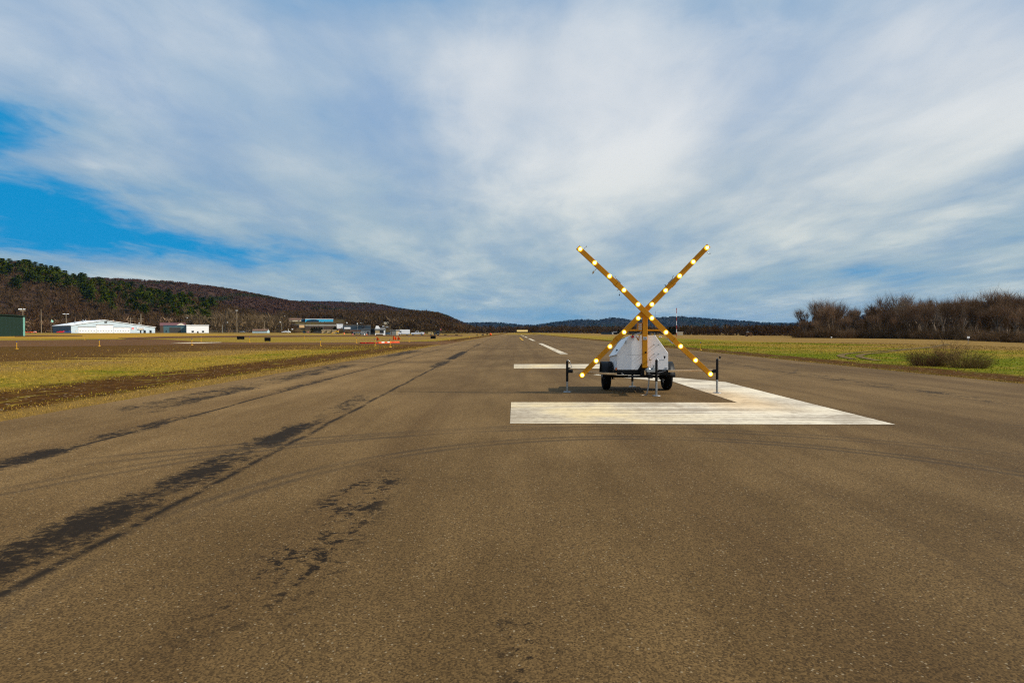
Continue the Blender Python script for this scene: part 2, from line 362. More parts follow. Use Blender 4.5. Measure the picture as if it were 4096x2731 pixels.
def asphalt_mat(name='asphalt', stains=True, tone=(1, 1, 1)):
    m, t, b, pos, X, Y = new_mat(name)
    def c3(c): return tuple(c[i] * tone[i] for i in range(3))
    n_big = t.noise(pos, 0.16, 5, 0.6, 0.4); n_mid = t.noise(t.scale(pos, (1.0, 0.22, 1)), 1.3, 5, 0.6); fine = t.noise(pos, 28, 4, 0.75)
    vor = t.n('ShaderNodeTexVoronoi'); vor.inputs['Scale'].default_value = 120; t.l(pos, vor.inputs['Vector'])
    wn = t.n('ShaderNodeTexWhiteNoise'); t.l(vor.outputs['Position'], wn.inputs['Vector'])
    v2 = t.n('ShaderNodeTexVoronoi'); v2.inputs['Scale'].default_value = 70; t.l(pos, v2.inputs['Vector'])
    w2 = t.n('ShaderNodeTexWhiteNoise'); t.l(v2.outputs['Position'], w2.inputs['Vector'])
    c = t.mix(t.ramp(t.math('ADD', t.math('MULTIPLY', n_big, 0.6), t.math('MULTIPLY', n_mid, 0.5)), 0.38, 0.72), c3((0.112, 0.064, 0.021)), c3((0.208, 0.126, 0.048)))
    c = t.mix(t.math('MULTIPLY', t.ramp(t.noise(t.scale(pos, (0.5, 0.09, 1), (3, 1, 0)), 1.0, 4, 0.6), 0.5, 0.75), 0.35), c, c3((0.190, 0.112, 0.040)))
    bands = t.noise(t.scale(pos, (0.9, 0.012, 1), (7, 0, 0)), 1.0, 5, 0.62, 0.2)
    c = t.mix(t.math('MULTIPLY', t.ramp(bands, 0.44, 0.70), 0.55), c, c3((0.092, 0.049, 0.016)))
    c = t.mix(0.85, c, t.mix(wn.outputs['Value'], c3((0.12, 0.11, 0.10)), c3((1.0, 0.99, 0.97))), 'MULTIPLY')
    c = t.mix(0.55, c, t.mix(t.ramp(fine, 0.2, 0.8), (0.9, 0.9, 0.9), (1.0, 1.0, 1.0)), 'MULTIPLY')
    c = t.mix(0.35, c, c, 'ADD')
    peb = t.math('MULTIPLY', t.math('LESS_THAN', v2.outputs['Distance'], 0.40), t.math('GREATER_THAN', w2.outputs['Value'], 0.962))
    c = t.mix(t.math('MULTIPLY', peb, 0.65), c, c3((0.42, 0.32, 0.19)))
    if stains:
        wear_tone = t.math('SUBTRACT', 1.0, t.ramp(t.math('ADD', X, t.math('MULTIPLY', n_mid, 3.0)), -4.5, 1.5)); c = t.mix(t.math('MULTIPLY', wear_tone, 0.32), c, c, 'ADD')  # asphalt lighter towards the left side of the runway
        near_shade = t.math('SUBTRACT', 1.0, t.ramp(t.math('ADD', Y, t.math('MULTIPLY', n_big, 5.0)), 4.0, 13.0)); c = t.mix(t.math('MULTIPLY', near_shade, 0.30), c, (0.045, 0.028, 0.012))  # view-dependent darkening close to the camera, put into the asphalt colour
        wobx = t.math('ADD', X, t.math('MULTIPLY', t.math('SUBTRACT', t.noise(t.scale(pos, (0, 0.5, 0)), 1.0, 3), 0.5), 0.16))
        wobx = t.math('ADD', wobx, t.math('MULTIPLY', Y, 0.022))
        blot = t.math('ADD', t.math('MULTIPLY', t.noise(t.scale(pos, (2.4, 1.3, 1)), 1.0, 3, 0.6, 0.3), 0.42), t.math('MULTIPLY', t.noise(t.scale(pos, (10.0, 12.0, 1)), 1.0, 7, 0.78, 0.5), 0.62)); blot2 = t.noise(t.scale(pos, (1.0, 0.12, 1), (4, 2, 0)), 1.0, 3, 0.5)
        def track(a, bb, gate_lo, gate_hi, thr, soft=0.09):
            lane = t.band(wobx, a, bb, soft)
            g = t.ramp(t.noise(t.scale(pos, (0, 0.28, 0), (a * 7.1, a * 3, 0)), 1.0, 2, 0.5), gate_lo, gate_hi)
            k = t.math('ADD', t.math('MULTIPLY', g, 0.30), blot)
            return t.math('MULTIPLY', lane, t.ramp(k, thr, thr + 0.05))
        def ygate(a, bb, s): return t.band(Y, a, bb, s)
        def gate(lst):
            o_ = None
            for a_, b_, sf, am in lst:
                q_ = t.math('MULTIPLY', t.band(Y, a_, b_, sf), am); o_ = q_ if o_ is None else t.math('MAXIMUM', o_, q_)
            return o_
        def lane(a, bb, soft, gates, thr):
            k = t.math('ADD', t.math('MULTIPLY', t.math('MULTIPLY', t.band(wobx, a, bb, soft), gate(gates)), 0.245), blot)
            return t.math('MULTIPLY', t.band(wobx, a - .1, bb + .1, .12), t.ramp(k, thr - 0.085, thr + 0.05))
        s1 = t.math('MAXIMUM', lane(-3.40, -2.86, 0.26, [(2.4, 5.4, .9, 1.02), (4.9, 7.4, .9, .90), (6.8, 9.8, .9, 1.0), (9.6, 14, 1.5, .62)], 0.70), lane(-3.15, -2.55, 0.2, [(24, 30, 2, .9), (31, 45, 2, 1.0), (60, 75, 4, .7)], 0.70))
        seam1 = t.math('MULTIPLY', t.band(wobx, -2.83, -2.74, 0.04), t.ramp(blot, 0.44, 0.53))
        s2 = lane(-5.78, -5.28, 0.26, [(4.5, 7.6, .6, 1.0), (7.6, 10.5, 1, .78), (14, 19, 1.5, .7)], 0.70)
        seam2 = t.math('MULTIPLY', t.band(wobx, -5.46, -5.38, 0.03), t.ramp(blot, 0.42, 0.50))
        s3 = lane(-7.5, -6.3, 0.3, [(10.5, 17, 2, .66), (17, 27, 3, .70), (33, 47, 3, .80)], 0.70)
        s4 = t.math('MULTIPLY', t.math('MULTIPLY', t.band(t.math('ADD', X, t.math('MULTIPLY', Y, 0.02)), -1.60, -1.00, 0.13), t.ramp(blot, 0.525, 0.575)), ygate(2.9, 6.2, 0.6))
        s5 = t.math('MULTIPLY', t.math('MULTIPLY', t.band(X, -0.1, 0.25, 0.15), t.ramp(blot, 0.55, 0.60)), ygate(2.2, 3.3, 0.5))
        s6 = t.math('MULTIPLY', t.math('MULTIPLY', t.band(X, 9.6, 10.5, 0.3), t.ramp(blot, 0.52, 0.60)), t.ramp(Y, 11, 13))
        st = s1
        for q in (seam1, s2, seam2, s3, s4, s5, s6): st = t.math('MAXIMUM', st, q)
        c = t.mix(t.math('MULTIPLY', st, 0.97, clamp=True), c, t.mix(0.03, (0.010, 0.006, 0.003), c, 'MIX'))
        # rubber left by turning wheels: rings round two turning centres
        arcs = None
        for cx, cy, rr, wd, a in ((1.55, 3.75, 4.22, 0.05, 0.5), (1.55, 3.75, 4.42, 0.05, 0.5), (1.2, 2.2, 6.55, 0.05, 0.42), (1.2, 2.2, 6.80, 0.05, 0.38),
                                  (4.2, -6.0, 15.3, 0.06, 0.40), (4.2, -6.0, 15.65, 0.06, 0.40), (-3.5, 30.0, 16.2, 0.06, 0.30), (9.0, 8.5, 18.5, 0.07, 0.3), (9.0, 8.5, 18.9, 0.07, 0.3)):
            ddx = t.math('SUBTRACT', X, cx); ddy = t.math('SUBTRACT', Y, cy)
            d = t.math('SQRT', t.math('ADD', t.math('MULTIPLY', ddx, ddx), t.math('MULTIPLY', ddy, ddy)))
            q = t.math('MULTIPLY', t.band(d, rr - wd, rr + wd, 0.04), a)
            arcs = q if arcs is None else t.math('MAXIMUM', arcs, q)
        arcs = t.math('MULTIPLY', arcs, t.ramp(t.noise(pos, 0.35, 3), 0.32, 0.55))
        c = t.mix(arcs, c, (0.030, 0.022, 0.015))
        # soft sideways scuffs further down the runway
        scuff = t.math('MULTIPLY', t.ramp(t.noise(t.scale(pos, (0.05, 0.55, 1)), 1.0, 4, 0.6), 0.58, 0.72), t.math('MULTIPLY', t.ramp(Y, 14, 24), 0.30))
        c = t.mix(scuff, c, (0.045, 0.034, 0.024))
        joints = t.math('MULTIPLY', t.band(wobx, 2.9, 2.94, 0.03), 0.18)
        c = t.mix(joints, c, (0.03, 0.022, 0.015))
    t.l(c, b.inputs['Base Color']); b.inputs['Roughness'].default_value = 0.9; b.inputs['Specular IOR Level'].default_value = 0.12
    bp = t.n('ShaderNodeBump'); bp.inputs['Strength'].default_value = 0.22; bp.inputs['Distance'].default_value = 0.003
    t.l(t.math('ADD', t.math('MULTIPLY', vor.outputs['Distance'], -1.0), fine), bp.inputs['Height']); t.l(bp.outputs[0], b.inputs['Normal'])
    return m

def paint_mat(name, col, wear_tone=0.5):
    m, t, b, pos, X, Y = new_mat(name)
    groove = t.noise(t.scale(pos, (0.16, 15.0, 1)), 1.0, 4, 0.6); spots = t.noise(pos, 9, 5, 0.75); big = t.noise(pos, 0.55, 4, 0.6, 0.5)
    k = t.math('ADD', t.math('MULTIPLY', groove, 0.62), t.math('ADD', t.math('MULTIPLY', spots, 0.24), t.math('MULTIPLY', big, 0.4)))
    worn = t.math('MULTIPLY', t.math('SUBTRACT', 1.0, t.ramp(k, 0.54, 0.72)), wear_tone)
    dirt = t.mix(t.ramp(big, 0.35, 0.65), col, tuple(c * f for c, f in zip(col, (0.97, 0.88, 0.66))))
    dirt = t.mix(t.math('MULTIPLY', t.ramp(X, 1.6, 4.4), 0.65), dirt, (0.80, 0.725, 0.60))
    dirt = t.mix(t.math('MULTIPLY', t.math('MULTIPLY', t.band(X, 3.9, 5.4, 0.5), t.band(Y, 11.0, 14.6, 1.0)), 0.9), dirt, (0.70, 0.51, 0.30))
    c = t.mix(worn, dirt, (0.17, 0.115, 0.062))
    rub = t.math('MULTIPLY', t.ramp(t.noise(t.scale(pos, (1.6, 0.2, 1), (2, 0, 0)), 1.0, 3, 0.5), 0.58, 0.72), 0.35)
    c = t.mix(rub, c, (0.20, 0.13, 0.07))
    t.l(c, b.inputs['Base Color']); b.inputs['Roughness'].default_value = 0.7
    return m

M = {}
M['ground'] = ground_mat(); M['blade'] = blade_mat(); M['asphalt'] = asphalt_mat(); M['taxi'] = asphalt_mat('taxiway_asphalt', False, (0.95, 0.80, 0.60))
M['white_paint'] = paint_mat('worn_white_paint', (0.75, 0.655, 0.50), 0.72); M['yellow_line'] = paint_mat('worn_yellow_paint', (0.62, 0.36, 0.03), 0.5)
M['dirt'] = pm('dirt_ruts', (0.135, 0.092, 0.038), 0.95, 0, 0.45, 0.8, 0.5, 9, 0.03)
M['orange'] = pm('amber_paint', (0.56, 0.225, 0.003), 0.5, 0, 0.06, 3.0, 0.0, 200, 0.25)
M['white'] = pm('white_powder_coat', (0.86, 0.86, 0.88), 0.42, 0, 0.04, 2.5, 0.0)
M['black'] = pm('black_paint', (0.0045, 0.0045, 0.005), 0.5, 0, 0.3, 8, 0, 1, 0.2)
M['rubber'] = pm('tyre_rubber', (0.006, 0.006, 0.006), 0.85, 0, 0.3, 20, 0.3, 90, 0.12)
M['zinc'] = pm('zinc_plate', (0.40, 0.42, 0.43), 0.38, 0.9, 0.12, 14)
M['brass_zinc'] = pm('yellow_zinc_plate', (0.60, 0.42, 0.24), 0.38, 0.8, 0.25, 4)
M['steel'] = pm('dull_steel', (0.36, 0.37, 0.38), 0.5, 0.8, 0.2, 10)
M['red'] = pm('red_plastic', (0.42, 0.012, 0.02), 0.35, 0, 0.05)
M['amber'] = pm('amber_lens', (0.60, 0.13, 0.01), 0.25, 0, 0.05)
M['sticker'] = pm('sticker_paper', (0.66, 0.68, 0.70), 0.5, 0, 0.03)
M['ink'] = pm('printed_ink', (0.10, 0.12, 0.15), 0.6, 0, 0.1)
M['solar'] = pm('solar_glass', (0.008, 0.010, 0.018), 0.15, 0, 0.2, 12, 0, 1, 0.5)
M['lamp'] = pm('lit_lamp', (0.9, 0.8, 0.4), 0.3, 0, 0.0, 5, 0, 1, 0.4, (1.0, 0.92, 0.50, 4.0))
M['glow_rim'] = pm('lamp_glow_rim', (0.95, 0.72, 0.02), 0.3, 0, 0.0, 5, 0, 1, 0.4, (1.0, 0.70, 0.03, 1.15))  # rim made to glow yellow, standing in for bloom round the lit lens
M['lamp'].cycles.emission_sampling = 'FRONT'; M['glow_rim'].cycles.emission_sampling = 'NONE'
M['glass'] = pm('dark_glass', (0.015, 0.02, 0.026), 0.12, 0, 0.1, 2, 0, 1, 0.6)
M['rim'] = pm('steel_rim', (0.5, 0.5, 0.5), 0.4, 0.7, 0.1)

# ------------------------------------------------------------------ ground, runway, taxiways
def axis(segs):
    o = []
    for a, b, st in segs:
        k = max(1, int(round(abs(b - a) / st))); o += [a + (b - a) * i / k for i in range(k)]
    o.append(segs[-1][1]); return o
xs = axis([(-9000, -2500, 800), (-2500, -700, 90), (-700, -60, 8), (-60, 60, 6), (60, 500, 18), (500, 2500, 120), (2500, 9000, 800)])
ys = axis([(-400, -40, 60), (-40, 120, 10), (120, 320, 5), (320, 900, 10), (900, 2000, 80), (2000, 12000, 700)])
g = MB(); nx = len(xs)
g.v = [(x, y, gz(x, y)) for y in ys for x in xs]
g.f = [(j * nx + i, j * nx + i + 1, (j + 1) * nx + i + 1, (j + 1) * nx + i) for j in range(len(ys) - 1) for i in range(nx - 1)]; g.s = [True] * len(g.f)
tag(g.build('ground', M['ground']), kind='structure')

def ribbon(name, A, B, mat, dz=0.004, rows=4, seg=None):
    """sheet between two edge polylines with the same number of points, laid on the ground"""
    m = MB(); n = len(A)
    for i in range(n):
        for r in range(rows + 1):
            q = A[i].lerp(B[i], r / rows); m.v.append((q.x, q.y, gz(q.x, q.y) + dz))
    k = rows + 1
    m.f = [(i * k + r, (i + 1) * k + r, (i + 1) * k + r + 1, i * k + r + 1) for i in range(n - 1) for r in range(rows)]; m.s = [False] * len(m.f)
    return tag(m.build(name, mat), kind='structure')
def V2(x, y): return Vector((x, y, 0))
RWY_END = 335
Ys = axis([(-60, 300, 12), (300, RWY_END, 7)])
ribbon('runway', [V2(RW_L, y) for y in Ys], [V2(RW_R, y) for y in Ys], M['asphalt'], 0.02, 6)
def resample(pts, n):
    L = [0.0]
    for a, b in zip(pts[:-1], pts[1:]): L.append(L[-1] + (b - a).length)
    o = []
    for i in range(n):
        s = L[-1] * i / (n - 1); j = max(k for k in range(len(L)) if L[k] <= s + 1e-9); j = min(j, len(pts) - 2)
        o.append(pts[j].lerp(pts[j + 1], (s - L[j]) / max(1e-9, L[j + 1] - L[j])))
    return o
def G(lst): return [ground(*q) for q in lst]
def smooth_px(lst, k=6):
    """Catmull-Rom through pixel points"""
    o = []; q = [lst[0]] + lst + [lst[-1]]
    for i in range(1, len(q) - 2):
        for s in range(k):
            t_ = s / k; p0, p1, p2, p3 = q[i - 1], q[i], q[i + 1], q[i + 2]
            o.append(tuple(0.5 * (2 * p1[a] + (p2[a] - p0[a]) * t_ + (2 * p0[a] - 5 * p1[a] + 4 * p2[a] - p3[a]) * t_ ** 2 + (3 * p1[a] - p0[a] - 3 * p2[a] + p3[a]) * t_ ** 3) for a in (0, 1)))
    return o + [lst[-1]]
near = G(smooth_px([(-300, 1398), (0, 1388), (400, 1384), (700, 1379.5), (1100, 1378.5), (1400, 1378.5), (1650, 1378), (1730, 1377.5)])) + [V2(-9.4, 70.5), V2(-8.4, 68)]
far = G(smooth_px([(-300, 1362), (0, 1362), (400, 1358), (640, 1357), (800, 1366), (1100, 1370.5), (1440, 1369), (1644, 1366), (1760, 1364)])) + [V2(-9.6, 96), V2(-8.4, 103)]
ribbon('taxiway', resample(near, 60), resample(far, 60), M['taxi'], 0.012, 6)
n2 = G(smooth_px([(520, 1357.5), (700, 1352.5), (1000, 1349), (1300, 1346.5), (1600, 1345), (1850, 1344)])); f2 = G(smooth_px([(470, 1352), (700, 1345), (1000, 1342.5), (1300, 1341.5), (1600, 1340.5), (1850, 1340)]))
ribbon('apron_taxiway', resample(n2, 60), resample(f2, 60), M['taxi'], 0.05, 8)
n3 = G([(60, 1347.5), (150, 1346.5), (330, 1344.5)]); f3 = G([(60, 1341), (150, 1341), (330, 1342)])
ribbon('apron_road', resample(n3, 30), resample(f3, 30), M['taxi'], 0.05, 6)

# painted markings -------------------------------------------------
def sheet(name, poly, mat, z=0.025):
    m = MB(); m.add([(x, y, z) for x, y in poly], [tuple(range(len(poly)))]); return tag(m.build(name, mat), kind='structure')
three = MB()                                                    # the numeral 3, read along the runway
def q4(*p): three.add([(x, y, 0.025) for x, y in p], [tuple(range(len(p)))])
q4((-0.08, 9.30), (6.02, 9.22), (6.06, 12.1), (4.62, 12.1), (-0.08, 12.14))
q4((4.62, 12.1), (6.06, 12.1), (6.18, 17.1), (5.05, 19.0), (4.3, 17.5), (4.68, 17.2))
q4((4.3, 17.5), (5.05, 19.0), (5.05, 21.0), (4.3, 22.4), (2.67, 20.0))
q4((5.05, 21.0), (6.2, 20.9 + 2), (6.18, 23.5), (4.7, 23.5), (4.68, 22.6), (4.3, 22.4))
q4((-0.05, 23.5), (4.7, 23.5), (6.18, 23.5), (6.15, 26.7), (-0.05, 26.7))
tag(three.build('runway_number', M['white_paint']), kind='structure')
for a, b in ((39, 77), (100, 138), (158, 197), (219, 256), (277, 315)):
    sheet('centreline_dash', [(3.02, a), (3.55, a), (3.58, b), (3.05, b)], M['white_paint'], 0.03 if a < 150 else 0.04)
sheet('yellow_line', [(1.25, 106), (1.62, 106), (1.50, 168), (1.13, 168)], M['yellow_line'], 0.034)
hl = G([(683, 1373.5), (790, 1374.3), (886, 1370.6), (886, 1369.3), (760, 1370.2)])
sheet('white_patch', [(q.x, q.y) for q in hl], M['white_paint'], 0.03)  # flat white patch laid on the taxiway surface
def rut(pts, wpx):
    P_ = [ground(3200 + a / 2.625, 1120 + b / 2.625) for a, b in smooth_px(pts, 5)]
    A = []; B = []
    for i, q in enumerate(P_):
        d = (P_[min(i + 1, len(P_) - 1)] - P_[max(i - 1, 0)]); nrm = Vector((-d.y, d.x, 0)).normalized(); A.append(q + nrm * wpx / 2); B.append(q - nrm * wpx / 2)
    ribbon('dirt_track', A, B, M['dirt'], 0.03, 2)
rut([(560, 835), (470, 815), (425, 798), (480, 778), (700, 755), (1000, 735), (1300, 710), (1450, 690), (1550, 668)], 0.42)
rut([(830, 850), (720, 832), (640, 812), (625, 796), (700, 778), (850, 763), (1150, 730), (1400, 705), (1580, 676)], 0.42)

# ------------------------------------------------------------------ hills
def hill_mat(name, a, b, c, sc1, sc2):
    m, t, bs, pos, X, Y = new_mat(name)
    n1 = t.noise(pos, sc1, 5, 0.6); n2_ = t.noise(pos, sc2, 5, 0.7)
    t.l(t.mix(t.ramp(n1, 0.52, 0.66), t.mix(t.ramp(n2_, 0.3, 0.7), a, b), c), bs.inputs['Base Color']); return m
def prof(pts):
    X_ = [p_[0] for p_ in pts]; Y_ = [p_[1] for p_ in pts]
    return lambda u: float(np.interp(u, X_, Y_))
def hill(name, pts, D0, D1, mat, u0, u1, nu=90, nv=16, drop=0.0, foot=None, rough=1.0, seed=1):
    """ridge whose crest runs through the given sky line; D0 foot distance, D1 crest distance"""
    pf = prof(pts); rnd = np.random.RandomState(seed); ph = rnd.rand(8) * 6.28
    def zed(u, t_):
        zc_ = max(2.0, CAMH + (HOR - pf(u)) / F * D1 - drop); zf = foot(u, D0) if foot else -3.0
        x_ = (u - VPX) / F * (D0 + (D1 - D0) * t_)
        rip = rough * (math.sin(x_ / 47 + ph[0]) + 0.7 * math.sin(x_ / 21 + t_ * 5 + ph[1]) + 0.6 * math.sin(x_ / 90 + t_ * 9 + ph[2]))
        tt = min(1.0, t_); s = tt * tt * (3 - 2 * tt) * 0.55 + tt * 0.45
        z = zf + (zc_ - zf) * s + rip * tt * (1 - tt) * 4
        if t_ > 1: z = zc_ - (zc_ - zf) * (t_ - 1) * 1.3
        return z
    def pt(u, t_):
        D = D0 + (D1 - D0) * t_; return Vector(((u - VPX) / F * D, D, zed(u, t_)))
    m = MB(); tv = [i / nv * 1.45 for i in range(nv + 1)]
    for t_ in tv:
        for i in range(nu + 1): m.v.append(tuple(pt(u0 + (u1 - u0) * i / nu, t_)))
    m.f = [(j * (nu + 1) + i, j * (nu + 1) + i + 1, (j + 1) * (nu + 1) + i + 1, (j + 1) * (nu + 1) + i) for j in range(nv) for i in range(nu)]; m.s = [True] * len(m.f)
    tag(m.build(name, mat), kind='structure'); return pt
M['floor_near'] = hill_mat('leaf_litter', (0.040, 0.022, 0.012), (0.075, 0.042, 0.024), (0.045, 0.028, 0.014), 0.02, 0.2)
M['floor_far'] = hill_mat('far_woodland_floor', (0.052, 0.027, 0.016), (0.070, 0.037, 0.022), (0.028, 0.034, 0.009), 0.0075, 0.012)
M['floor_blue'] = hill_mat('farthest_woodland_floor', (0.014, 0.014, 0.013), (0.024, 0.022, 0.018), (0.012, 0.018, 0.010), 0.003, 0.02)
near_pts = [(-1400, 940), (-600, 985), (-200, 1020), (0, 1045), (150, 1072), (300, 1112), (450, 1142), (600, 1165), (750, 1190), (850, 1213), (1000, 1250), (1150, 1290), (1300, 1318)]
hillA = hill('hill', near_pts, 570, 900, M['floor_near'], -1400, 1250, 110, 18, 6.0, lambda u, D: gz((u - VPX) / F * D, D) - 1.0, 1.0, 3)
mid_pts = [(-1400, 1020), (0, 1070), (310, 1100), (480, 1106), (690, 1117), (850, 1137), (950, 1152), (1060, 1174), (1160, 1195), (1300, 1215), (1500, 1250), (1700, 1290)]
hillB = hill('hill', mid_pts, 1000, 1700, M['floor_far'], -1400, 1700, 110, 16, 10.0, lambda u, D: 20.0, 2.0, 5)
third_pts = [(700, 1150), (950, 1180), (1100, 1192), (1168, 1197), (1338, 1200), (1491, 1205), (1576, 1222), (1678, 1237), (1746, 1241), (1797, 1259), (1865, 1290), (1885, 1299), (1960, 1322), (2000, 1330)]
hillC = hill('hill', third_pts, 1500, 2600, M['floor_far'], 700, 2000, 90, 16, 12.0, lambda u, D: -2.0, 2.5, 7)
far_pts = [(1500, 1290), (1874, 1287), (1961, 1286), (2008, 1287), (2068, 1294), (2098, 1297), (2157, 1294), (2217, 1285), (2276, 1277), (2350, 1274), (2395, 1276), (2440, 1267), (2500, 1271), (2526, 1277),
           (2619, 1267), (2722, 1261), (2798, 1268), (2930, 1277), (3078, 1288), (3185, 1289), (3300, 1284), (3413, 1266), (3482, 1246), (3600, 1225), (3900, 1205), (4500, 1180), (5200, 1200)]
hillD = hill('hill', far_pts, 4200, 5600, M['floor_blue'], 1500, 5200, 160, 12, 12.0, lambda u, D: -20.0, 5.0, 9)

# ------------------------------------------------------------------ trees
def wood_mat(name, a, b, sc_=0.9, c=None, sc2=0.01):
    m = bpy.data.materials.new(name); m.use_nodes = True; t = NT(m.node_tree)
    o = t.n('ShaderNodeOutputMaterial'); bs = t.n('ShaderNodeBsdfPrincipled'); t.l(bs.outputs[0], o.inputs[0])
    bs.inputs['Roughness'].default_value = 0.95; bs.inputs['Specular IOR Level'].default_value = 0.03
    oi = t.n('ShaderNodeObjectInfo'); pos = t.n('ShaderNodeNewGeometry').outputs['Position']
    f = t.math('ADD', t.math('MULTIPLY', t.noise(pos, sc_, 3), 0.6), t.math('MULTIPLY', oi.outputs['Random'], 0.4))
    col = t.mix(t.ramp(f, 0.2, 0.8), a, b)
    if c: col = t.mix(t.ramp(t.noise(pos, sc2, 4, 0.6), 0.50, 0.62), col, c)
    t.l(col, bs.inputs['Base Color']); return m
M['twig'] = wood_mat('brown_twigs', (0.085, 0.050, 0.027), (0.28, 0.175, 0.105))
M['twig_pale'] = wood_mat('pale_twigs', (0.15, 0.11, 0.075), (0.28, 0.21, 0.15))
M['bark'] = wood_mat('grey_brown_bark', (0.050, 0.036, 0.026), (0.17, 0.13, 0.095), 2.0)
M['bark_pale'] = wood_mat('pale_bark', (0.15, 0.12, 0.095), (0.30, 0.25, 0.20), 2.0)
M['needle'] = wood_mat('pine_needles', (0.018, 0.030, 0.001), (0.080, 0.100, 0.004), 0.5)
M['needle_dark'] = wood_mat('dark_conifer', (0.004, 0.008, 0.003), (0.012, 0.020, 0.006), 0.8)
M['wood_mass'] = wood_mat('bare_wood_mass', (0.036, 0.021, 0.008), (0.080, 0.048, 0.021), 0.05, (0.070, 0.035, 0.014), 0.012)
M['wood_tan'] = wood_mat('tan_birch_mass', (0.110, 0.074, 0.038), (0.25, 0.178, 0.10), 0.06)
M['wood_far'] = wood_mat('far_wood_mass', (0.056, 0.028, 0.017), (0.080, 0.041, 0.025), 0.012, (0.030, 0.036, 0.009), 0.0075)
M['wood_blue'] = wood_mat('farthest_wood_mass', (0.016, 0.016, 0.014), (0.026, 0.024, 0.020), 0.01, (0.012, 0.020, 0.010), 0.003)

def slivers(rnd, base, dirs, lens, wid):
    """thin triangles: base points, directions, lengths, widths"""
    n = len(base); side = np.cross(dirs, rnd.normal(size=(n, 3))); side /= np.linalg.norm(side, axis=1, keepdims=True) + 1e-9
    o = np.empty((n * 3, 3)); o[0::3] = base - side * (wid / 2)[:, None]; o[1::3] = base + side * (wid / 2)[:, None]; o[2::3] = base + dirs * lens[:, None]; return o
def unit(a): return a / (np.linalg.norm(a, axis=1, keepdims=True) + 1e-9)

def bare_tree(seed, h, spread, twigs, ww=0.03, fork=0.3, upright=0.6):
    """returns (wood MB, twig triangles): a leafless tree grown limb by limb"""
    rnd = random.Random(seed); nr = np.random.RandomState(seed); wood = MB(); ends = []
    def grow(p_, d, L, r, lev):
        n = 3; q = p_
        for i in range(n):
            d2 = (d + Vector((rnd.gauss(0, .10), rnd.gauss(0, .10), rnd.gauss(0.03, .06)))).normalized(); e = q + d2 * (L / n)
            r2 = r * (1 - 0.22 * (i + 1) / n * (1.6 if lev else 1)); wood.cyl(q, e, r, r2, 6 if lev == 0 else 4 if lev == 1 else 3, False)
            if lev >= 1: ends.append((q.copy(), e.copy(), lev))
            q, d, r = e, d2, r2
            if lev > 0 and lev < 3 and rnd.random() < 0.65: grow(q, side_dir(d), L * rnd.uniform(.45, .7), r * .55, lev + 1)
        if lev < 3:
            k = rnd.randint(4, 6) if lev == 0 else rnd.randint(2, 3)
            for i in range(k): grow(q, side_dir(d), L * rnd.uniform(.62, .92) * (0.9 if lev == 0 else .72), r * rnd.uniform(.45, .7), lev + 1)
    def side_dir(d):
        a = rnd.uniform(0, 6.283); v = Vector((math.cos(a) * spread, math.sin(a) * spread, upright)); return (d * 0.55 + v * 0.75).normalized()
    grow(Vector((0, 0, -0.3)), Vector((0, 0, 1)), h * fork, h * 0.024, 0)
    E0 = np.array([tuple(a) for a, b, l_ in ends]); E1 = np.array([tuple(b) for a, b, l_ in ends]); top = max(E1[:, 2].max(), 0.1); s = h / (top * 1.06)
    idx = nr.randint(0, len(E0), twigs); tt = nr.rand(twigs, 1); base = (E0[idx] * (1 - tt) + E1[idx] * tt); d = unit(E1[idx] - E0[idx])
    dirs = unit(d * 0.7 + nr.normal(size=(twigs, 3)) * 0.45 + np.array([0, 0, 0.30]))
    tr = slivers(nr, base, dirs, nr.uniform(.08, .20, twigs) * h * 0.62, np.full(twigs, ww / s)) * s
    wood.v = [(x * s, y * s, z * s) for x, y, z in wood.v]
    return wood, tr
def low_tree(seed, n=46, ww=0.22):
    """small leafless tree of unit height for woods seen far away: crown of slivers on a stem"""
    r = np.random.RandomState(seed); a = r.rand(n) * 6.283; t_ = r.rand(n) ** 0.8; base = np.stack([np.cos(a) * 0.10 * r.rand(n), np.sin(a) * 0.10 * r.rand(n), 0.18 + 0.5 * t_], 1)
    dirs = unit(np.stack([np.cos(a) * .6, np.sin(a) * .6, r.uniform(.35, 1.3, n)], 1)); o = slivers(r, base, dirs, r.uniform(.22, .46, n), np.full(n, ww / 12))
    st = slivers(r, np.zeros((3, 3)) - np.array([0, 0, .08]), unit(np.array([[0.02, 0, 1], [0, .03, 1], [-.03, 0, 1.]])), np.array([.8, .7, .75]), np.full(3, .03))
    # dense middle so that the wood is not see-through
    m_ = 14; b2 = np.stack([r.uniform(-.22, .22, m_), r.uniform(-.22, .22, m_), r.uniform(.0, .75, m_)], 1); o2 = slivers(r, b2, unit(r.normal(size=(m_, 3)) + np.array([0, 0, .9])), r.uniform(.2, .4, m_), r.uniform(.05, .12, m_))
    return np.concatenate([o, st, o2])
def lump_tree(seed, n=16):
    """very far tree of unit height"""
    r = np.random.RandomState(seed); b = np.stack([r.uniform(-.32, .32, n), r.uniform(-.32, .32, n), r.uniform(-.1, .55, n)], 1)
    return slivers(r, b, unit(r.normal(size=(n, 3)) * .7 + np.array([0, 0, 1.0])), r.uniform(.3, .55, n), r.uniform(.16, .38, n))
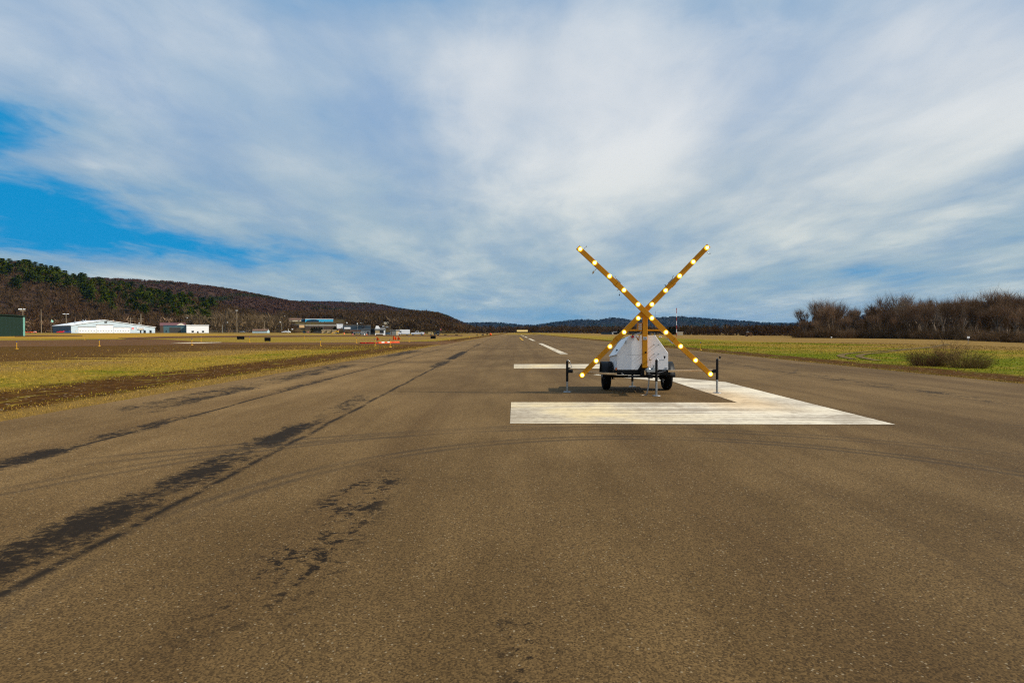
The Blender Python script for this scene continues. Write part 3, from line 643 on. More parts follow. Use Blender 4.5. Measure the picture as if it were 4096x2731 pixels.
def pine(seed, n=330, slim=0.26):
    r = np.random.RandomState(seed); t_ = r.rand(n) ** 0.75; lay = np.floor(t_ * 11) / 11 + r.uniform(0, .035, n); a = r.rand(n) * 6.283
    lop = 1 + 0.35 * np.cos(a - r.rand() * 6.28) * np.sin(lay * 9 + seed)
    env = slim * (1 - lay) ** 0.62 * (0.55 + 0.6 * np.abs(np.sin(lay * 17 + seed))) * lop + 0.015
    rad = env * r.rand(n) ** 0.45; z = 0.16 + 0.82 * lay
    b = np.stack([np.cos(a) * rad, np.sin(a) * rad, z], 1); d = unit(np.stack([np.cos(a), np.sin(a), r.uniform(-.25, .75, n)], 1) + r.normal(size=(n, 3)) * .45)
    o = slivers(r, b - d * .03, d, r.uniform(.06, .13, n), r.uniform(.035, .085, n))
    st = slivers(r, np.zeros((4, 3)) - np.array([0, 0, .06]), unit(np.array([[0.01, 0, 1], [0, .01, 1], [-.01, 0, 1.], [0, -.01, 1]])), np.full(4, 1.02), np.full(4, .04))
    k = 24; zz_ = np.linspace(.15, .95, k); a2 = np.arange(k) * 2.4; rr_ = slim * (1 - zz_) ** .6 * .8 + .02
    lb = slivers(r, np.stack([np.zeros(k), np.zeros(k), zz_ - .03], 1), unit(np.stack([np.cos(a2), np.sin(a2), np.full(k, .25)], 1)), rr_, np.full(k, .03)); return np.concatenate([o, st, lb])
def bake(name, protos, items, mat, kind_label=None):
    """one mesh of many far trees; items: (position, height, width factor)"""
    r = np.random.RandomState(len(items)); parts = []
    for i, (pz, h, wf) in enumerate(items):
        P_ = protos[r.randint(len(protos))]; a = r.rand() * 6.283; c, s = math.cos(a), math.sin(a)
        q = np.empty_like(P_); q[:, 0] = (P_[:, 0] * c - P_[:, 1] * s) * h * wf; q[:, 1] = (P_[:, 0] * s + P_[:, 1] * c) * h * wf; q[:, 2] = P_[:, 2] * h
        parts.append(q + np.array(tuple(pz)))
    o = link(name, tri_mesh(name, np.concatenate(parts), mat)); return tag(o, kind_label, 'woodland', kind='stuff')
LOW = [low_tree(s) for s in range(8)]; LUMP = [lump_tree(s) for s in range(8)]
rnd = random.Random(11)

# woods on the hills -------------------------------------------------
def pine_here(u, v):
    """pixel regions where evergreens stand on the near hill"""
    ridge = np.interp(u, [0, 310, 560, 840, 1000], [1025, 1095, 1140, 1190, 1235])
    if u < 320: return v < ridge + 75 - 0.05 * u
    if u < 850: return v < ridge + 100
    return False
pines_at = []; bare_mass = []; tan_mass = []; bare_front = []
for i in range(2600):
    u = rnd.uniform(-420, 1180); t_ = rnd.uniform(0.0, 1.03); q = hillA(u, t_)
    v = HOR - (q.z + 8 - CAMH) / q.y * F
    pr = 0.62 if pine_here(u, v) else (0.05 if 1080 < v < 1200 else 0.0)
    if rnd.random() < pr * 0.85: pines_at.append((q, rnd.uniform(11, 18)))
    else:
        hh = rnd.uniform(8, 14) if t_ > .1 else rnd.uniform(7, 11)
        if u > 730 and t_ < .45 and u < 1110: tan_mass.append((q, hh * 1.25, 0.8))
        else: bare_mass.append((q, hh, rnd.uniform(.9, 1.25)))
for i in range(420):                                            # the belt of brown wood at the foot of the hill
    u = rnd.uniform(-300, 1150); D = rnd.uniform(500, 590)
    x = (u - VPX) / F * D
    if 620 < u < 850 and D < 600: D = rnd.uniform(600, 640); x = (u - VPX) / F * D
    q = Vector((x, D, gz(x, D))); hh = rnd.uniform(8, 15)
    if u > 735: tan_mass.append((q, hh * 1.35, .75))
    elif i % 3 == 0: bare_front.append((q, hh))
    else: bare_mass.append((q, hh, 1.1))
bake('hillside_woodland', LOW, bare_mass, M['wood_mass'], 'brown leafless woodland covering the near hillside on the left')
bake('birch_woodland', [low_tree(s + 40, 60, 0.16) for s in range(6)], tan_mass, M['wood_tan'], 'pale tan leafless thicket at the foot of the left hill')
LP = []
for k in range(5):
    LP.append(tri_mesh('bare_tree', LOW[k] * 12.0, M['twig']))
for q, hh in bare_front:
    o = link('bare_tree', LP[rnd.randrange(5)]); o.location = q; s = hh / 12; o.scale = (s * 1.1, s * 1.1, s); o.rotation_euler = (0, 0, rnd.uniform(0, 6.28))
    tag(o, 'brown leafless tree at the foot of the left hillside behind the hangars', 'tree', 'leafless trees at the foot of the left hill')
pines_at.sort(key=lambda a: a[0].y)
PM_ = [tri_mesh('pine_tree', pine(s, 360, .24 + .02 * (s % 3)) * 15.0, M['needle']) for s in range(6)]
for q, hh in pines_at[::max(1, len(pines_at) // 290)][:292]:
    o = link('pine_tree', PM_[rnd.randrange(6)]); o.location = q; s = hh / 15; wv_ = rnd.uniform(1.35, 2.0); o.scale = (s * wv_, s * wv_, s); o.rotation_euler = (0, 0, rnd.uniform(0, 6.28))
    tag(o, 'dark green pine standing among bare trees on the near left hillside', 'tree', 'pines on the near left hill')
def cover(name, pt, n, u0, u1, h0, h1, mat, label, seed, t1=1.02):
    r = random.Random(seed); it = []
    for i in range(n):
        u = r.uniform(u0, u1); q = pt(u, r.uniform(0.0, t1)); it.append((q, r.uniform(h0, h1), r.uniform(1.0, 1.6)))
    bake(name, LUMP, it, mat, label)
cover('ridge_woodland', hillB, 10000, -200, 1650, 4.5, 8.5, M['wood_far'], 'maroon brown woodland covering the second ridge behind the pines', 21)
cover('ridge_woodland', hillC, 9000, 850, 1990, 5.5, 10.5, M['wood_far'], 'brown and green woodland on the long ridge that falls to the runway end', 22)
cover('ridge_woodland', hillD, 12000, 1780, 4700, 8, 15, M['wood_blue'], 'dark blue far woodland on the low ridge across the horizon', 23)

# wood across the far end of the field ----------------------------------
it = []; it2 = []
for i in range(1500):
    u = rnd.uniform(1380, 3330); D = rnd.uniform(820, 980)
    if u > 2500: D = rnd.uniform(520, 640) - (u - 2500) * 0.22
    elif u < 1880: D = rnd.uniform(560, 760)
    if 1695 < u < 1755 or 1515 < u < 1565: D = rnd.uniform(735, 790)
    x = (u - VPX) / F * D; lim = np.interp(u, [1380, 1500, 1700, 1850, 1950, 2100, 2300, 2500, 2700, 2900, 3100, 3330], [1262, 1258, 1268, 1292, 1300, 1299, 1297, 1298, 1296, 1294, 1292, 1290])
    zt = CAMH + (HOR - lim) / F * D; z0 = gz(x, D); hh = max(3.0, (zt - z0) * rnd.uniform(.55, 1.02))
    (it2 if (u < 1950 and rnd.random() < .35) else it).append((Vector((x, D, z0)), hh, rnd.uniform(.9, 1.4)))
for i in range(1500):
    u = rnd.uniform(1105, 1905); D = rnd.uniform(880, 1180); x = (u - VPX) / F * D; it.append((Vector((x, D, gz(x, D))), rnd.uniform(7, 12), rnd.uniform(1.0, 1.5)))
for i in range(160):
    u = rnd.uniform(1690, 1765); D = rnd.uniform(575, 705); x = (u - VPX) / F * D; it.append((Vector((x, D, gz(x, D))), rnd.uniform(3, 4.2), 1.5))
for i in range(700):
    u = rnd.uniform(1380, 1900); D = rnd.uniform(740, 900); x = (u - VPX) / F * D
    it.append((Vector((x, D, gz(x, D))), rnd.uniform(6, 9), rnd.uniform(1.0, 1.4)))
bake('field_edge_woodland', LOW, it, M['wood_mass'], 'brown leafless woodland closing off the far end of the airfield')
M['wood_grey'] = wood_mat('grey_brown_mass', (0.055, 0.035, 0.018), (0.115, 0.076, 0.042), 0.05)
bake('field_edge_woodland', LOW, it2, M['wood_grey'], 'paler leafless woodland left of the far runway end')

# right hand tree line: individual trees ---------------------------------
KIND = []
for k, (seed, h, sp, tw, ww, fork, up, pale) in enumerate(((1, 12, .60, 620, .055, .20, .9, 0), (2, 12, .75, 680, .055, .17, .75, 0), (3, 12, .42, 520, .055, .22, 1.1, 0), (4, 12, .65, 720, .055, .14, .8, 0),
                                                  (5, 12, .5, 460, .055, .22, 1.0, 1), (6, 12, .62, 460, .055, .18, .9, 1), (7, 12, .8, 700, .055, .14, .7, 0))):
    wd, tr = bare_tree(seed, h, sp, tw, ww, fork, up); root = empty('bare_tree', (0, -900, 0), '', 'tree')
    wd.build('trunk', M['bark_pale' if pale else 'bark'], root); link('crown', tri_mesh('crown', tr, M['twig_pale' if pale else 'twig']), root); KIND.append([root, False, pale])
def skyline(u): return float(np.interp(u, [3190, 3215, 3240, 3300, 3360, 3420, 3480, 3530, 3560, 3610, 3680, 3740, 3800, 3900, 3940, 3970, 4020, 4096, 4400, 5000], [1275, 1245, 1240, 1212, 1205, 1218, 1210, 1190, 1182, 1178, 1195, 1190, 1186, 1195, 1200, 1172, 1170, 1178, 1160, 1150]))
def base_y(u): return float(np.interp(u, [3190, 3400, 3700, 3800, 3900, 4096, 4600], [1349, 1350, 1352, 1357, 1366, 1378, 1410]))
tl = []
for i in range(64):
    u = 3196 + (4330 - 3196) * (i + rnd.uniform(-.3, .3)) / 63
    for row in range(2):
        if row == 1 and i % 9 == 4: continue
        D = (215 if row == 0 else 262) - max(0, u - 3560) * (.135 if row == 0 else .12) + rnd.uniform(-8, 8); uu = u + rnd.uniform(-14, 14)
        tl.append((uu, max(D, 88), row))
for n_, (u, D, row) in enumerate(tl):
    x = (u - VPX) / F * D; z0 = gz(x, D); zt = CAMH + (HOR - skyline(u)) / F * D; hh = (zt - z0) * (rnd.uniform(.72, 1.10) if row else rnd.uniform(.5, .95))
    c_ = [0, 1, 2, 3, 6, 0, 1, 3]
    if 3620 < u < 3960 and row == 0 and n_ % 3 == 0: c_ = [4, 5]
    k = KIND[rnd.choice(c_)]
    if not k[1]: o = k[0]; k[1] = True
    else: o = copy_tree(k[0])
    o.location = (x, D, z0); s = hh / 12; ws = s * rnd.uniform(.85, 1.2); o.scale = (ws, ws, s); o.rotation_euler = (0, 0, rnd.uniform(0, 6.28))
    if k[2]: tag(o, 'pale barked leafless tree in the front of the wood right of the field', 'tree', 'pale leafless trees in the right hand wood')
    else: tag(o, 'dark brown leafless tree in the wood along the right side of the field', 'tree', 'brown leafless trees in the right hand wood')
it = []
for i in range(420):
    u = rnd.uniform(3215, 4500); D = rnd.uniform(275, 390) - max(0, u - 3560) * .10; x = (u - VPX) / F * D; z0 = gz(x, D); zt = CAMH + (HOR - skyline(u)) / F * D
    it.append((Vector((x, D, z0)), (zt - z0) * rnd.uniform(.35, .72), rnd.uniform(.8, 1.2)))
bake('wood_interior', LOW, it, M['wood_mass'], 'dim brown depths of the wood behind the right hand tree line')
for k in KIND:
    if not k[1]: bpy.data.objects.remove(k[0].children[0]); bpy.data.objects.remove(k[0].children[0]); bpy.data.objects.remove(k[0])

def shrub_tris(seed, n, w_, h_, ww, lean=0.0, arch=0.5):
    """stems rising from a clump and bending outwards"""
    r = np.random.RandomState(seed); a = r.rand(n) * 6.283; rr = np.sqrt(r.rand(n)); b = np.stack([np.cos(a) * rr * w_ * .36, np.sin(a) * rr * w_ * .30, np.zeros(n) - .03], 1)
    d = np.stack([np.cos(a) * rr * arch + lean, np.sin(a) * rr * arch, np.ones(n)], 1) + r.normal(size=(n, 3)) * .22; d = unit(d); L = h_ * r.uniform(.45, .85, n) * (1.05 - .35 * rr)
    m1 = b + d * L[:, None]; d2 = unit(d + np.stack([np.cos(a) * .8 * rr + lean, np.sin(a) * .8 * rr, r.uniform(-.7, .1, n)], 1)); L2 = h_ * r.uniform(.15, .45, n)
    o = [slivers(r, b, d, L * 1.03, np.full(n, ww)), slivers(r, m1, d2, L2, np.full(n, ww * .8))]
    for k in range(3):
        t_ = r.uniform(.25, 1, n)[:, None]; o.append(slivers(r, b + d * L[:, None] * t_, unit(d + r.normal(size=(n, 3)) * .6), h_ * r.uniform(.1, .3, n), np.full(n, ww * .7)))
    return np.concatenate(o)
M['brush'] = wood_mat('brush_stems', (0.075, 0.045, 0.022), (0.20, 0.125, 0.068)); M['shrub_red'] = wood_mat('red_brown_stems', (0.10, 0.052, 0.024), (0.29, 0.16, 0.078), 3.0); M['shrub_olive'] = wood_mat('olive_stems', (0.10, 0.062, 0.022), (0.28, 0.18, 0.066), 3.0)
for px, py, wpx, hpx, mt, lab, sd in ((3715, 1463, 165, 70, 'shrub_red', 'red brown leafless shrub at left of the clump beside the dirt track', 3),
                                  (3870, 1471, 175, 66, 'shrub_olive', 'olive brown leafless shrub at right of the clump beside the dirt track', 4),
                                  (3795, 1440, 90, 92, 'shrub_red', 'tall thin brown shrub rising behind the middle of the roadside clump', 5)):
    q = ground(px, py); k = q.y / F; w_, h_ = wpx * k, hpx * k; root = empty('shrub', q, lab, 'shrub')
    link('stems', tri_mesh('stems', shrub_tris(sd, 620 if hpx < 80 else 200, w_, h_ * 1.2, .012, 0.10, .75), M[mt]), root)
SH = [tri_mesh('brush', shrub_tris(30 + k, 240, 5.5, (4.2, 3.2, 5.4, 3.6)[k], .07, (.1, -.1, 0, .15)[k], .5), M['brush']) for k in range(4)]
for i in range(62):
    u = 3190 + (4330 - 3190) * (i + rnd.uniform(-.4, .4)) / 61; D = 205 - max(0, u - 3560) * .155 + rnd.uniform(-3, 3)
    if u > 3880: D -= 14
    D = max(D, 78); x = (u - VPX) / F * D; o = link('brush', SH[i % 4]); o.location = (x, D, gz(x, D)); s = rnd.uniform(.55, 1.35) * D / 190 * (1.0 if u < 3880 else 1.05); o.scale = (s, s, s * rnd.uniform(.8, 1.2)); o.rotation_euler = (0, 0, rnd.uniform(0, 6.28))
    tag(o, 'low brown leafless brush fringing the wood on the right of the field', 'shrub', 'brush along the front of the right hand wood')

# ------------------------------------------------------------------ grass near the pavement (uncountable)
def grass_field(seed, n, x0, x1, y0, y1, hmin, hmax, skip, side):
    r = np.random.RandomState(seed); t_ = r.rand(n); y = y0 * (y1 / y0) ** t_; x = x0 + (x1 - x0) * r.rand(n)
    keep = np.array([not skip(a, b) for a, b in zip(x, y)]); x, y = x[keep], y[keep]; n = len(x); z = np.array([gz(a, b) for a, b in zip(x, y)])
    d = unit(np.stack([r.normal(size=n) * .5, r.normal(size=n) * .5, np.ones(n)], 1)); L = r.uniform(hmin, hmax, n) * (0.6 + 0.4 * r.rand(n)); wd = np.maximum(.006, .0011 * y) * r.uniform(.8, 1.6, n)
    return slivers(r, np.stack([x, y, z - .01], 1), d, L, wd)
def skipL(x, y): return (-12.1 < x < -9.6 and random.random() < .96) or (x < -24 and random.random() < .8) or (-9.6 <= x and random.random() < .35)
def skipR(x, y): return (14.9 < x < 17.2 and random.random() < .93)
random.seed(5)
gr = np.concatenate([grass_field(1, 52000, -34, -8.52, 5.5, 66, .03, .10, skipL, -1), grass_field(2, 9000, -10.2, -8.5, 5.5, 60, .02, .07, lambda a, b: False, -1), grass_field(5, 1500, -8.56, -8.2, 5.5, 60, .02, .06, lambda a, b: math.sin(a * 9 + b * 1.7) + math.sin(b * 4.3) < .55, -1),
                     grass_field(3, 60000, 14.48, 60, 13, 95, .03, .11, skipR, 1), grass_field(4, 6000, 14.46, 15.0, 13, 80, .02, .06, lambda a, b: False, 1)])
tag(link('grass', tri_mesh('grass', gr, M['blade'])), 'short yellow green grass beside the runway edges', 'grass', kind='stuff')
#@@PART2
# ------------------------------------------------------------------ lighted closure cross on its trailer
TO = Vector((3.10, 14.9, 0)); TYAW = R_(-2.5); RZ = Matrix.Rotation(TYAW, 3, 'Z'); RZI = RZ.transposed()
trailer = empty('lighted_cross_trailer', TO + Vector((0, 0, 0.02)), 'white two wheeled trailer carrying a tall amber cross of lit lamps on the runway numeral', 'trailer', TYAW)
CL = RZI @ (Vector((0, 0, CAMH)) - trailer.location)
def TL(px, py, yl):
    d = RZI @ ray(px, py); return CL + d * ((yl - CL.y) / d.y)
def pit(v): return Vector((v[0], v[1], v[2] - (v[1] + 0.95) * 0.070))   # the body sits nose high
def pxbox(mb, x0, y0, x1, y1, ya, yb):
    a = TL(x0, y1, ya); b = TL(x1, y0, ya); return mb.bb(a.x, b.x, ya, yb, a.z, b.z)
def pitched(mb): mb.v = [tuple(pit(q)) for q in mb.v]; return mb
# wheels, fenders
for sx in (-1, 1):
    xc = 0.765 * sx; R0 = 0.335
    wh = MB().lathe((xc, 0, R0), (sx, 0, 0), [(-.085, .20), (-.10, .24), (-.098, .29), (-.075, .325), (-.04, .335), (.04, .335), (.075, .325), (.098, .29), (.10, .24), (.085, .20)], 40)
    for dxx in (-.045, 0, .045): wh.torus((xc + dxx, 0, R0), (1, 0, 0), .334, .006, 40, 5)
    wh = wh.build('wheel', M['rubber'], trailer)
    MB().lathe((xc, 0, R0), (sx, 0, 0), [(-.08, .205), (-.05, .19), (.02, .17), (.045, .10), (.07, .09), (.075, .0)], 24).cyl((xc + sx * .05, 0, R0), (xc + sx * .11, 0, R0), .045, .04, 12).build('rim', M['rim'], wh)
    fe = MB(); n = 16; prof_ = []
    for i in range(n + 1):
        a = R_(4 + 172 * i / n); prof_.append((math.cos(a), math.sin(a)))
    vs = [(xc + s_ * .135, -c * .405, R0 - .02 + s * .405) for c, s in prof_ for s_ in (-1, 1)] + [(xc + s_ * .135, -c * .393, R0 - .02 + s * .393) for c, s in prof_ for s_ in (-1, 1)]
    k = 2 * (n + 1); fs = []
    for i in range(n):
        fs += [(2 * i, 2 * i + 1, 2 * i + 3, 2 * i + 2), (k + 2 * i, k + 2 * i + 2, k + 2 * i + 3, k + 2 * i + 1), (2 * i, 2 * i + 2, k + 2 * i + 2, k + 2 * i), (2 * i + 1, k + 2 * i + 1, k + 2 * i + 3, 2 * i + 3)]
    fs += [(0, k, k + 1, 1), (2 * n, 2 * n + 1, k + 2 * n + 1, k + 2 * n)]
    fe.add(vs, fs, True); fe.build('fender', M['black'], trailer)
# chassis
fl = TL(2457, 1479, -.97); fr = TL(2681, 1500, -.97)
ch = MB().bb(fl.x, fr.x, -.97, -.88, fr.z, fl.z - .002).bb(fl.x, fl.x + .07, -.88, .75, fr.z + .01, fl.z - .004).bb(fr.x - .07, fr.x, -.88, .75, fr.z + .01, fl.z - .004).bb(fl.x + .07, fr.x - .07, .66, .75, fr.z + .01, fl.z - .004).bb(fl.x + .07, fr.x - .07, -.2, -.1, fr.z + .02, fl.z - .006)
pitched(ch).build('frame', M['black'], trailer, .006)
ax = MB().cyl((-.74, 0, .335), (.74, 0, .335), .032, .032, 12)
for sx in (-1, 1):
    for i in range(3): ax.bb(sx * .60 - .03, sx * .60 + .03, -.32 + i * .07, .32 - i * .07, .372 + .012 * i, .382 + .012 * i)
    ax.bb(sx * .60 - .035, sx * .60 + .035, -.36, -.30, .37, .50).bb(sx * .60 - .035, sx * .60 + .035, .30, .36, .37, .44).cyl((sx * .60, -.05, .26), (sx * .60, -.05, .40), .012).cyl((sx * .60, .05, .26), (sx * .60, .05, .40), .012).bb(sx * .6 - .05, sx * .6 + .05, -.07, .07, .27, .285)
ax.build('axle', M['black'], trailer)
# body
fp = [TL(*q, -.95) for q in ((2469, 1478.5), (2469, 1415), (2520.5, 1342), (2620.5, 1341.5), (2672.5, 1414), (2672.5, 1478.5))]
poly = [(q.x, q.z) for q in fp]; cxm = sum(q[0] for q in poly) / 6; czm = sum(q[1] for q in poly) / 6
inn = [(cxm + (x - cxm) * .985, czm + (z - czm) * .985) for x, z in poly]
body = pitched(MB().prism(inn, -.935, .55)).build('body', M['white'], trailer, .004)
pitched(MB().prism(poly, -.952, -.936)).build('front_plate', M['white'], trailer, .003)
pitched(MB().prism(poly, .551, .566)).build('rear_plate', M['white'], trailer, .003)
def slant_panel(a, b, name, out, y0, y1, t_=.018):
    ax_, az_ = a; bx_, bz_ = b; L = math.hypot(bx_ - ax_, bz_ - az_); nx_, nz_ = -(bz_ - az_) / L, (bx_ - ax_) / L
    if nx_ * out < 0: nx_, nz_ = -nx_, -nz_
    q = [(ax_ + nx_ * .001, az_ + nz_ * .001), (bx_ + nx_ * .001, bz_ + nz_ * .001), (bx_ + nx_ * t_, bz_ + nz_ * t_), (ax_ + nx_ * t_, az_ + nz_ * t_)]
    return pitched(MB().prism(q, y0, y1)).build(name, M['white'], trailer, .003), (nx_, nz_)
lid, nL = slant_panel((inn[1][0] - .02, inn[1][1] - .028), inn[2], 'lid', -1, -.93, .60)
slant_panel(inn[4], inn[3], 'lid', 1, -.93, .60)
# handwriting-like emblem on the lid (too small to read in the photograph), its latch and hinge
def onlid(s, y, off=.021):
    a, b = inn[1], inn[2]; return pit((a[0] + (b[0] - a[0]) * s + nL[0] * off, y, a[1] + (b[1] - a[1]) * s + nL[1] * off))
sc_pts = [onlid(.20 + .035 * math.sin(i * 1.9) + i * .005, -.62 + i * .032) for i in range(15)]
MB().tube(sc_pts, .007, 5).tube([onlid(.15, -.66), onlid(.16, -.2)], .005, 5).build('emblem', M['ink'], lid)
la = pit((inn[1][0] + (inn[2][0] - inn[1][0]) * .70 - .02, -.955, inn[1][1] + (inn[2][1] - inn[1][1]) * .70))
MB().cyl(la + Vector((0, -.03, 0)), la + Vector((0, .02, 0)), .014).box(la + Vector((0, -.02, -.025)), (.02, .02, .05)).build('latch', M['zinc'], lid)
s0 = MB()
for x0, x1, zz in ((2508, 2560, 1419),):
    a = TL(x0, zz, -.953); b = TL(x1, zz, -.953); s0.bb(a.x, b.x, -.954, -.953, a.z - .002, a.z + .002)
pitched(s0).build('panel_seam', M['steel'], trailer)
scw = MB()
for px, py in ((2615.5, 1378.5), (2633.5, 1378.5), (2616, 1415.5), (2633.5, 1415.5)):
    q = TL(px, py, -.952); scw.cyl(q, q + Vector((0, -.055, 0)), .007, .007, 8).cyl(q, q + Vector((0, -.012, 0)), .013, .013, 6)
scw.build('stud', M['zinc'], trailer)
q = TL(2529.5, 1346.5, -.97); MB().cyl(q + Vector((0, .02, 0)), q + Vector((0, -.03, 0)), .02).cyl(q + Vector((0, -.03, 0)), q + Vector((0, -.055, 0)), .034, .030, 20).build('emergency_button', M['red'], trailer, .003)
pxbox(MB(), 2523.5, 1351.5, 2535.5, 1357, -.955, -.9525).build('button_label', M['sticker'], trailer)
stk = pxbox(MB(), 2658.5, 1469, 2670.5, 1478, -.955, -.9525).build('sticker', M['sticker'], trailer)
ik = MB()
for i in range(4): pxbox(ik, 2659.5, 1470.2 + i * 1.9, 2668.5 - i % 2 * 3, 1471 + i * 1.9, -.9565, -.955)
ik.build('print', M['ink'], stk)
q = TL(2464.5, 1475, -.955); MB().bb(q.x - .018, q.x + .018, -.972, -.94, q.z - .035, q.z + .03).build('side_marker_light', M['amber'], trailer, .005)
cab = [TL(2546, 1346, -.965)] + [TL(2546.5 + 3.5 * math.sin(a / 10 * math.pi) * 1.0 + a * .9, 1347 + 14 * math.sin(a / 10 * math.pi), -.99) for a in range(1, 10)] + [TL(2558, 1340, -.97)]
MB().tube(cab, .011, 6).build('cable', M['orange'], trailer)
# mast and control box
mast = MB(); a = TL(2570.5, 1471, -1.10); b = TL(2591, 1228, -1.10)
mast.bb(a.x, b.x, -1.10, -.985, a.z, b.z - .02)
mast = mast.build('mast', M['orange'], trailer, .008)
q = TL(2582.5, 1409.5, -1.10); MB().cyl(q + Vector((0, .01, 0)), q + Vector((0, -.03, 0)), .022, .020, 14).build('knob', M['black'], mast, .003)
pl = pxbox(MB(), 2572.5, 1347, 2588.8, 1358.5, -1.104, -1.1005).build('rating_plate', M['sticker'], mast)
ik = MB()
for i in range(3): pxbox(ik, 2573.5, 1348.6 + i * 3.4, 2587.5 - (i % 2) * 3, 1350.2 + i * 3.4, -1.1052, -1.104)
ik.build('print', M['ink'], pl)
bx = pxbox(MB(), 2550, 1291, 2568.5, 1323, -1.09, -.96).build('control_box', M['orange'], trailer, .008)
for i, (y0, y1) in enumerate(((1294.5, 1300), (1303.5, 1309), (1312.5, 1318))):
    st_ = pxbox(MB(), 2554.3, y0, 2566.5, y1, -1.0935, -1.0905).build('sticker', M['sticker'], bx)
    ik = MB()
    for j in range(2): pxbox(ik, 2555.6, y0 + 1.0 + j * 2.1, 2565.2 - j * 2, y0 + 2.1 + j * 2.1, -1.0948, -1.0936)
    ik.build('print', M['ink'], bx)
# tilt linkage and solar panel lying over the body
a = TL(2516, 1322, -.80); b = TL(2645, 1327, -.80)
sol = MB().bb(a.x, b.x, -.80, .10, a.z - .06, a.z - .012).build('solar_panel', M['solar'], trailer, .004)
MB().bb(a.x, b.x, -.825, -.79, a.z - .011, a.z + .028).bb(a.x, a.x + .03, -.79, .10, a.z - .011, a.z + .02).bb(b.x - .03, b.x, -.79, .10, a.z - .011, a.z + .02).bb(a.x + .03, b.x - .03, .07, .10, a.z - .011, a.z + .02).build('panel_frame', M['orange'], sol, .003)
p1 = TL(2538, 1339, -.90); p2 = TL(2563, 1331, -.97)
st_ = MB().cyl(p1, p2, .016).cyl(p2, TL(2563, 1324, -.97), .022).cyl(TL(2600, 1340, -.6), TL(2600, 1328, -.6), .018).cyl(TL(2530, 1345, -.5), TL(2534, 1326, -.5), .018).cyl(TL(2618, 1345, -.3), TL(2618, 1325, -.3), .018)
st_.build('panel_strut', M['steel'], trailer)
# the two arms with ten lamps each
def arm(lamps, yf, dep, latch_side):
    a = TL(*lamps[0], yf); b = TL(*lamps[-1], yf); u = (b - a).normalized(); v = Vector((-u.z, 0, u.x)); hw = .060
    pts = [TL(px, py, yf) for px, py in lamps]
    def bar(mb, p, q, hw_, y0, y1):
        vs = []
        for y in (y0, y1):
            for e, s in ((p, -1), (p, 1), (q, 1), (q, -1)): w_ = e + v * (hw_ * s); vs.append((w_.x, y, w_.z))
        mb.add(vs, [(3, 2, 1, 0), (4, 5, 6, 7), (0, 1, 5, 4), (1, 2, 6, 5), (2, 3, 7, 6), (3, 0, 4, 7)])
    h1 = pts[2].lerp(pts[3], .52); h2 = pts[6].lerp(pts[7], .52); e0 = a - u * .072; e1 = b + u * .072; mb = MB()
    bar(mb, e0, h1 - u * .004, hw - .004, yf + .004, yf + dep); bar(mb, h1 + u * .004, h2 - u * .004, hw, yf, yf + dep); bar(mb, h2 + u * .004, e1, hw - .004, yf + .004, yf + dep)
    for h in (h1, h2): bar(mb, h - u * .003, h + u * .003, hw - .01, yf + .012, yf + dep - .01)
    arm_o = mb.build('arm', M['orange'], trailer, .006)
    for i, p_ in enumerate(pts):
        lm = MB().lathe((p_.x, yf - .001, p_.z), (0, -1, 0), [(.0, .053), (.014, .053), (.022, .046), (.028, .037), (.031, .031)], 24)
        k = len(lm.f)
        lm.lathe((p_.x, yf - .001, p_.z), (0, -1, 0), [(.031, .031), (.036, .025), (.040, .014), (.042, .0)], 24)
        o = lm.build('lamp', M['glow_rim'], arm_o); o.data.materials.append(M['lamp'])
        for pg in o.data.polygons[k:]: pg.material_index = 1
        if sum(pg.normal.y for pg in o.data.polygons[k:]) > 0: o.data.flip_normals()
    for h, sgn in ((h1, latch_side), (h2, -latch_side)):
        m_ = MB(); c_ = h + v * (sgn * (hw + .010)) - u * .02
        rot = Matrix(((u.x, 0, v.x), (0, 1, 0), (u.z, 0, v.z)))
        m_.box((c_.x, yf + .03, c_.z), (.15, .03, .022), rot); t0 = c_ - u * .075 + v * (sgn * .012); m_.cyl((t0.x, yf + .03, t0.z), tuple(Vector((t0.x, yf + .03, t0.z)) - u * .07 + v * (sgn * .03)), .008, .006, 6)
        m_.build('latch', M['steel'], arm_o)
        g_ = MB(); c2 = h - v * (sgn * (hw + .004)); g_.box((c2.x, yf + dep / 2, c2.z), (.12, dep * .8, .012), rot); g_.build('hinge', M['orange'], arm_o)
    return arm_o, u, v, pts, hw
lamps1 = [(2320.4, 997.1), (2378.4, 1051.6), (2437.8, 1105.2), (2495.4, 1161), (2551.6, 1217.7), (2607, 1272.6), (2663.2, 1329.3), (2722.2, 1385.1), (2781.6, 1440.9), (2841.3, 1495.8)]
lamps2 = [(2827.1, 991.3), (2772.2, 1047.6), (2717.7, 1104.3), (2661.9, 1161.9), (2607, 1217.7), (2552.6, 1272.6), (2496.3, 1328.4), (2439.6, 1385.6), (2384.2, 1443.1), (2328.4, 1500.3)]
A1, u1, v1, p1s, hw = arm(lamps1, -1.262, .078, 1)
A2, u2, v2, p2s, hw = arm(lamps2, -1.182, .078, -1)
def hook(arm_o, pts_px, yl, r=.006, mat='zinc'): return MB().tube([TL(px, py, yl) for px, py in pts_px], r, 6).build('hook', M[mat], arm_o)
hook(A1, [(2335, 997), (2341, 989.5), (2347, 987.5), (2347.5, 985), (2344, 984)], -1.22); hook(A2, [(2826, 1006), (2832, 1012), (2836, 1016.5), (2841, 1016), (2841, 1012)], -1.14)
hook(A1, [(2813, 1498), (2819, 1491), (2824, 1486)], -1.22, .005); hook(A2, [(2310, 1474), (2316, 1475), (2320, 1481), (2326, 1487)], -1.14, .005)
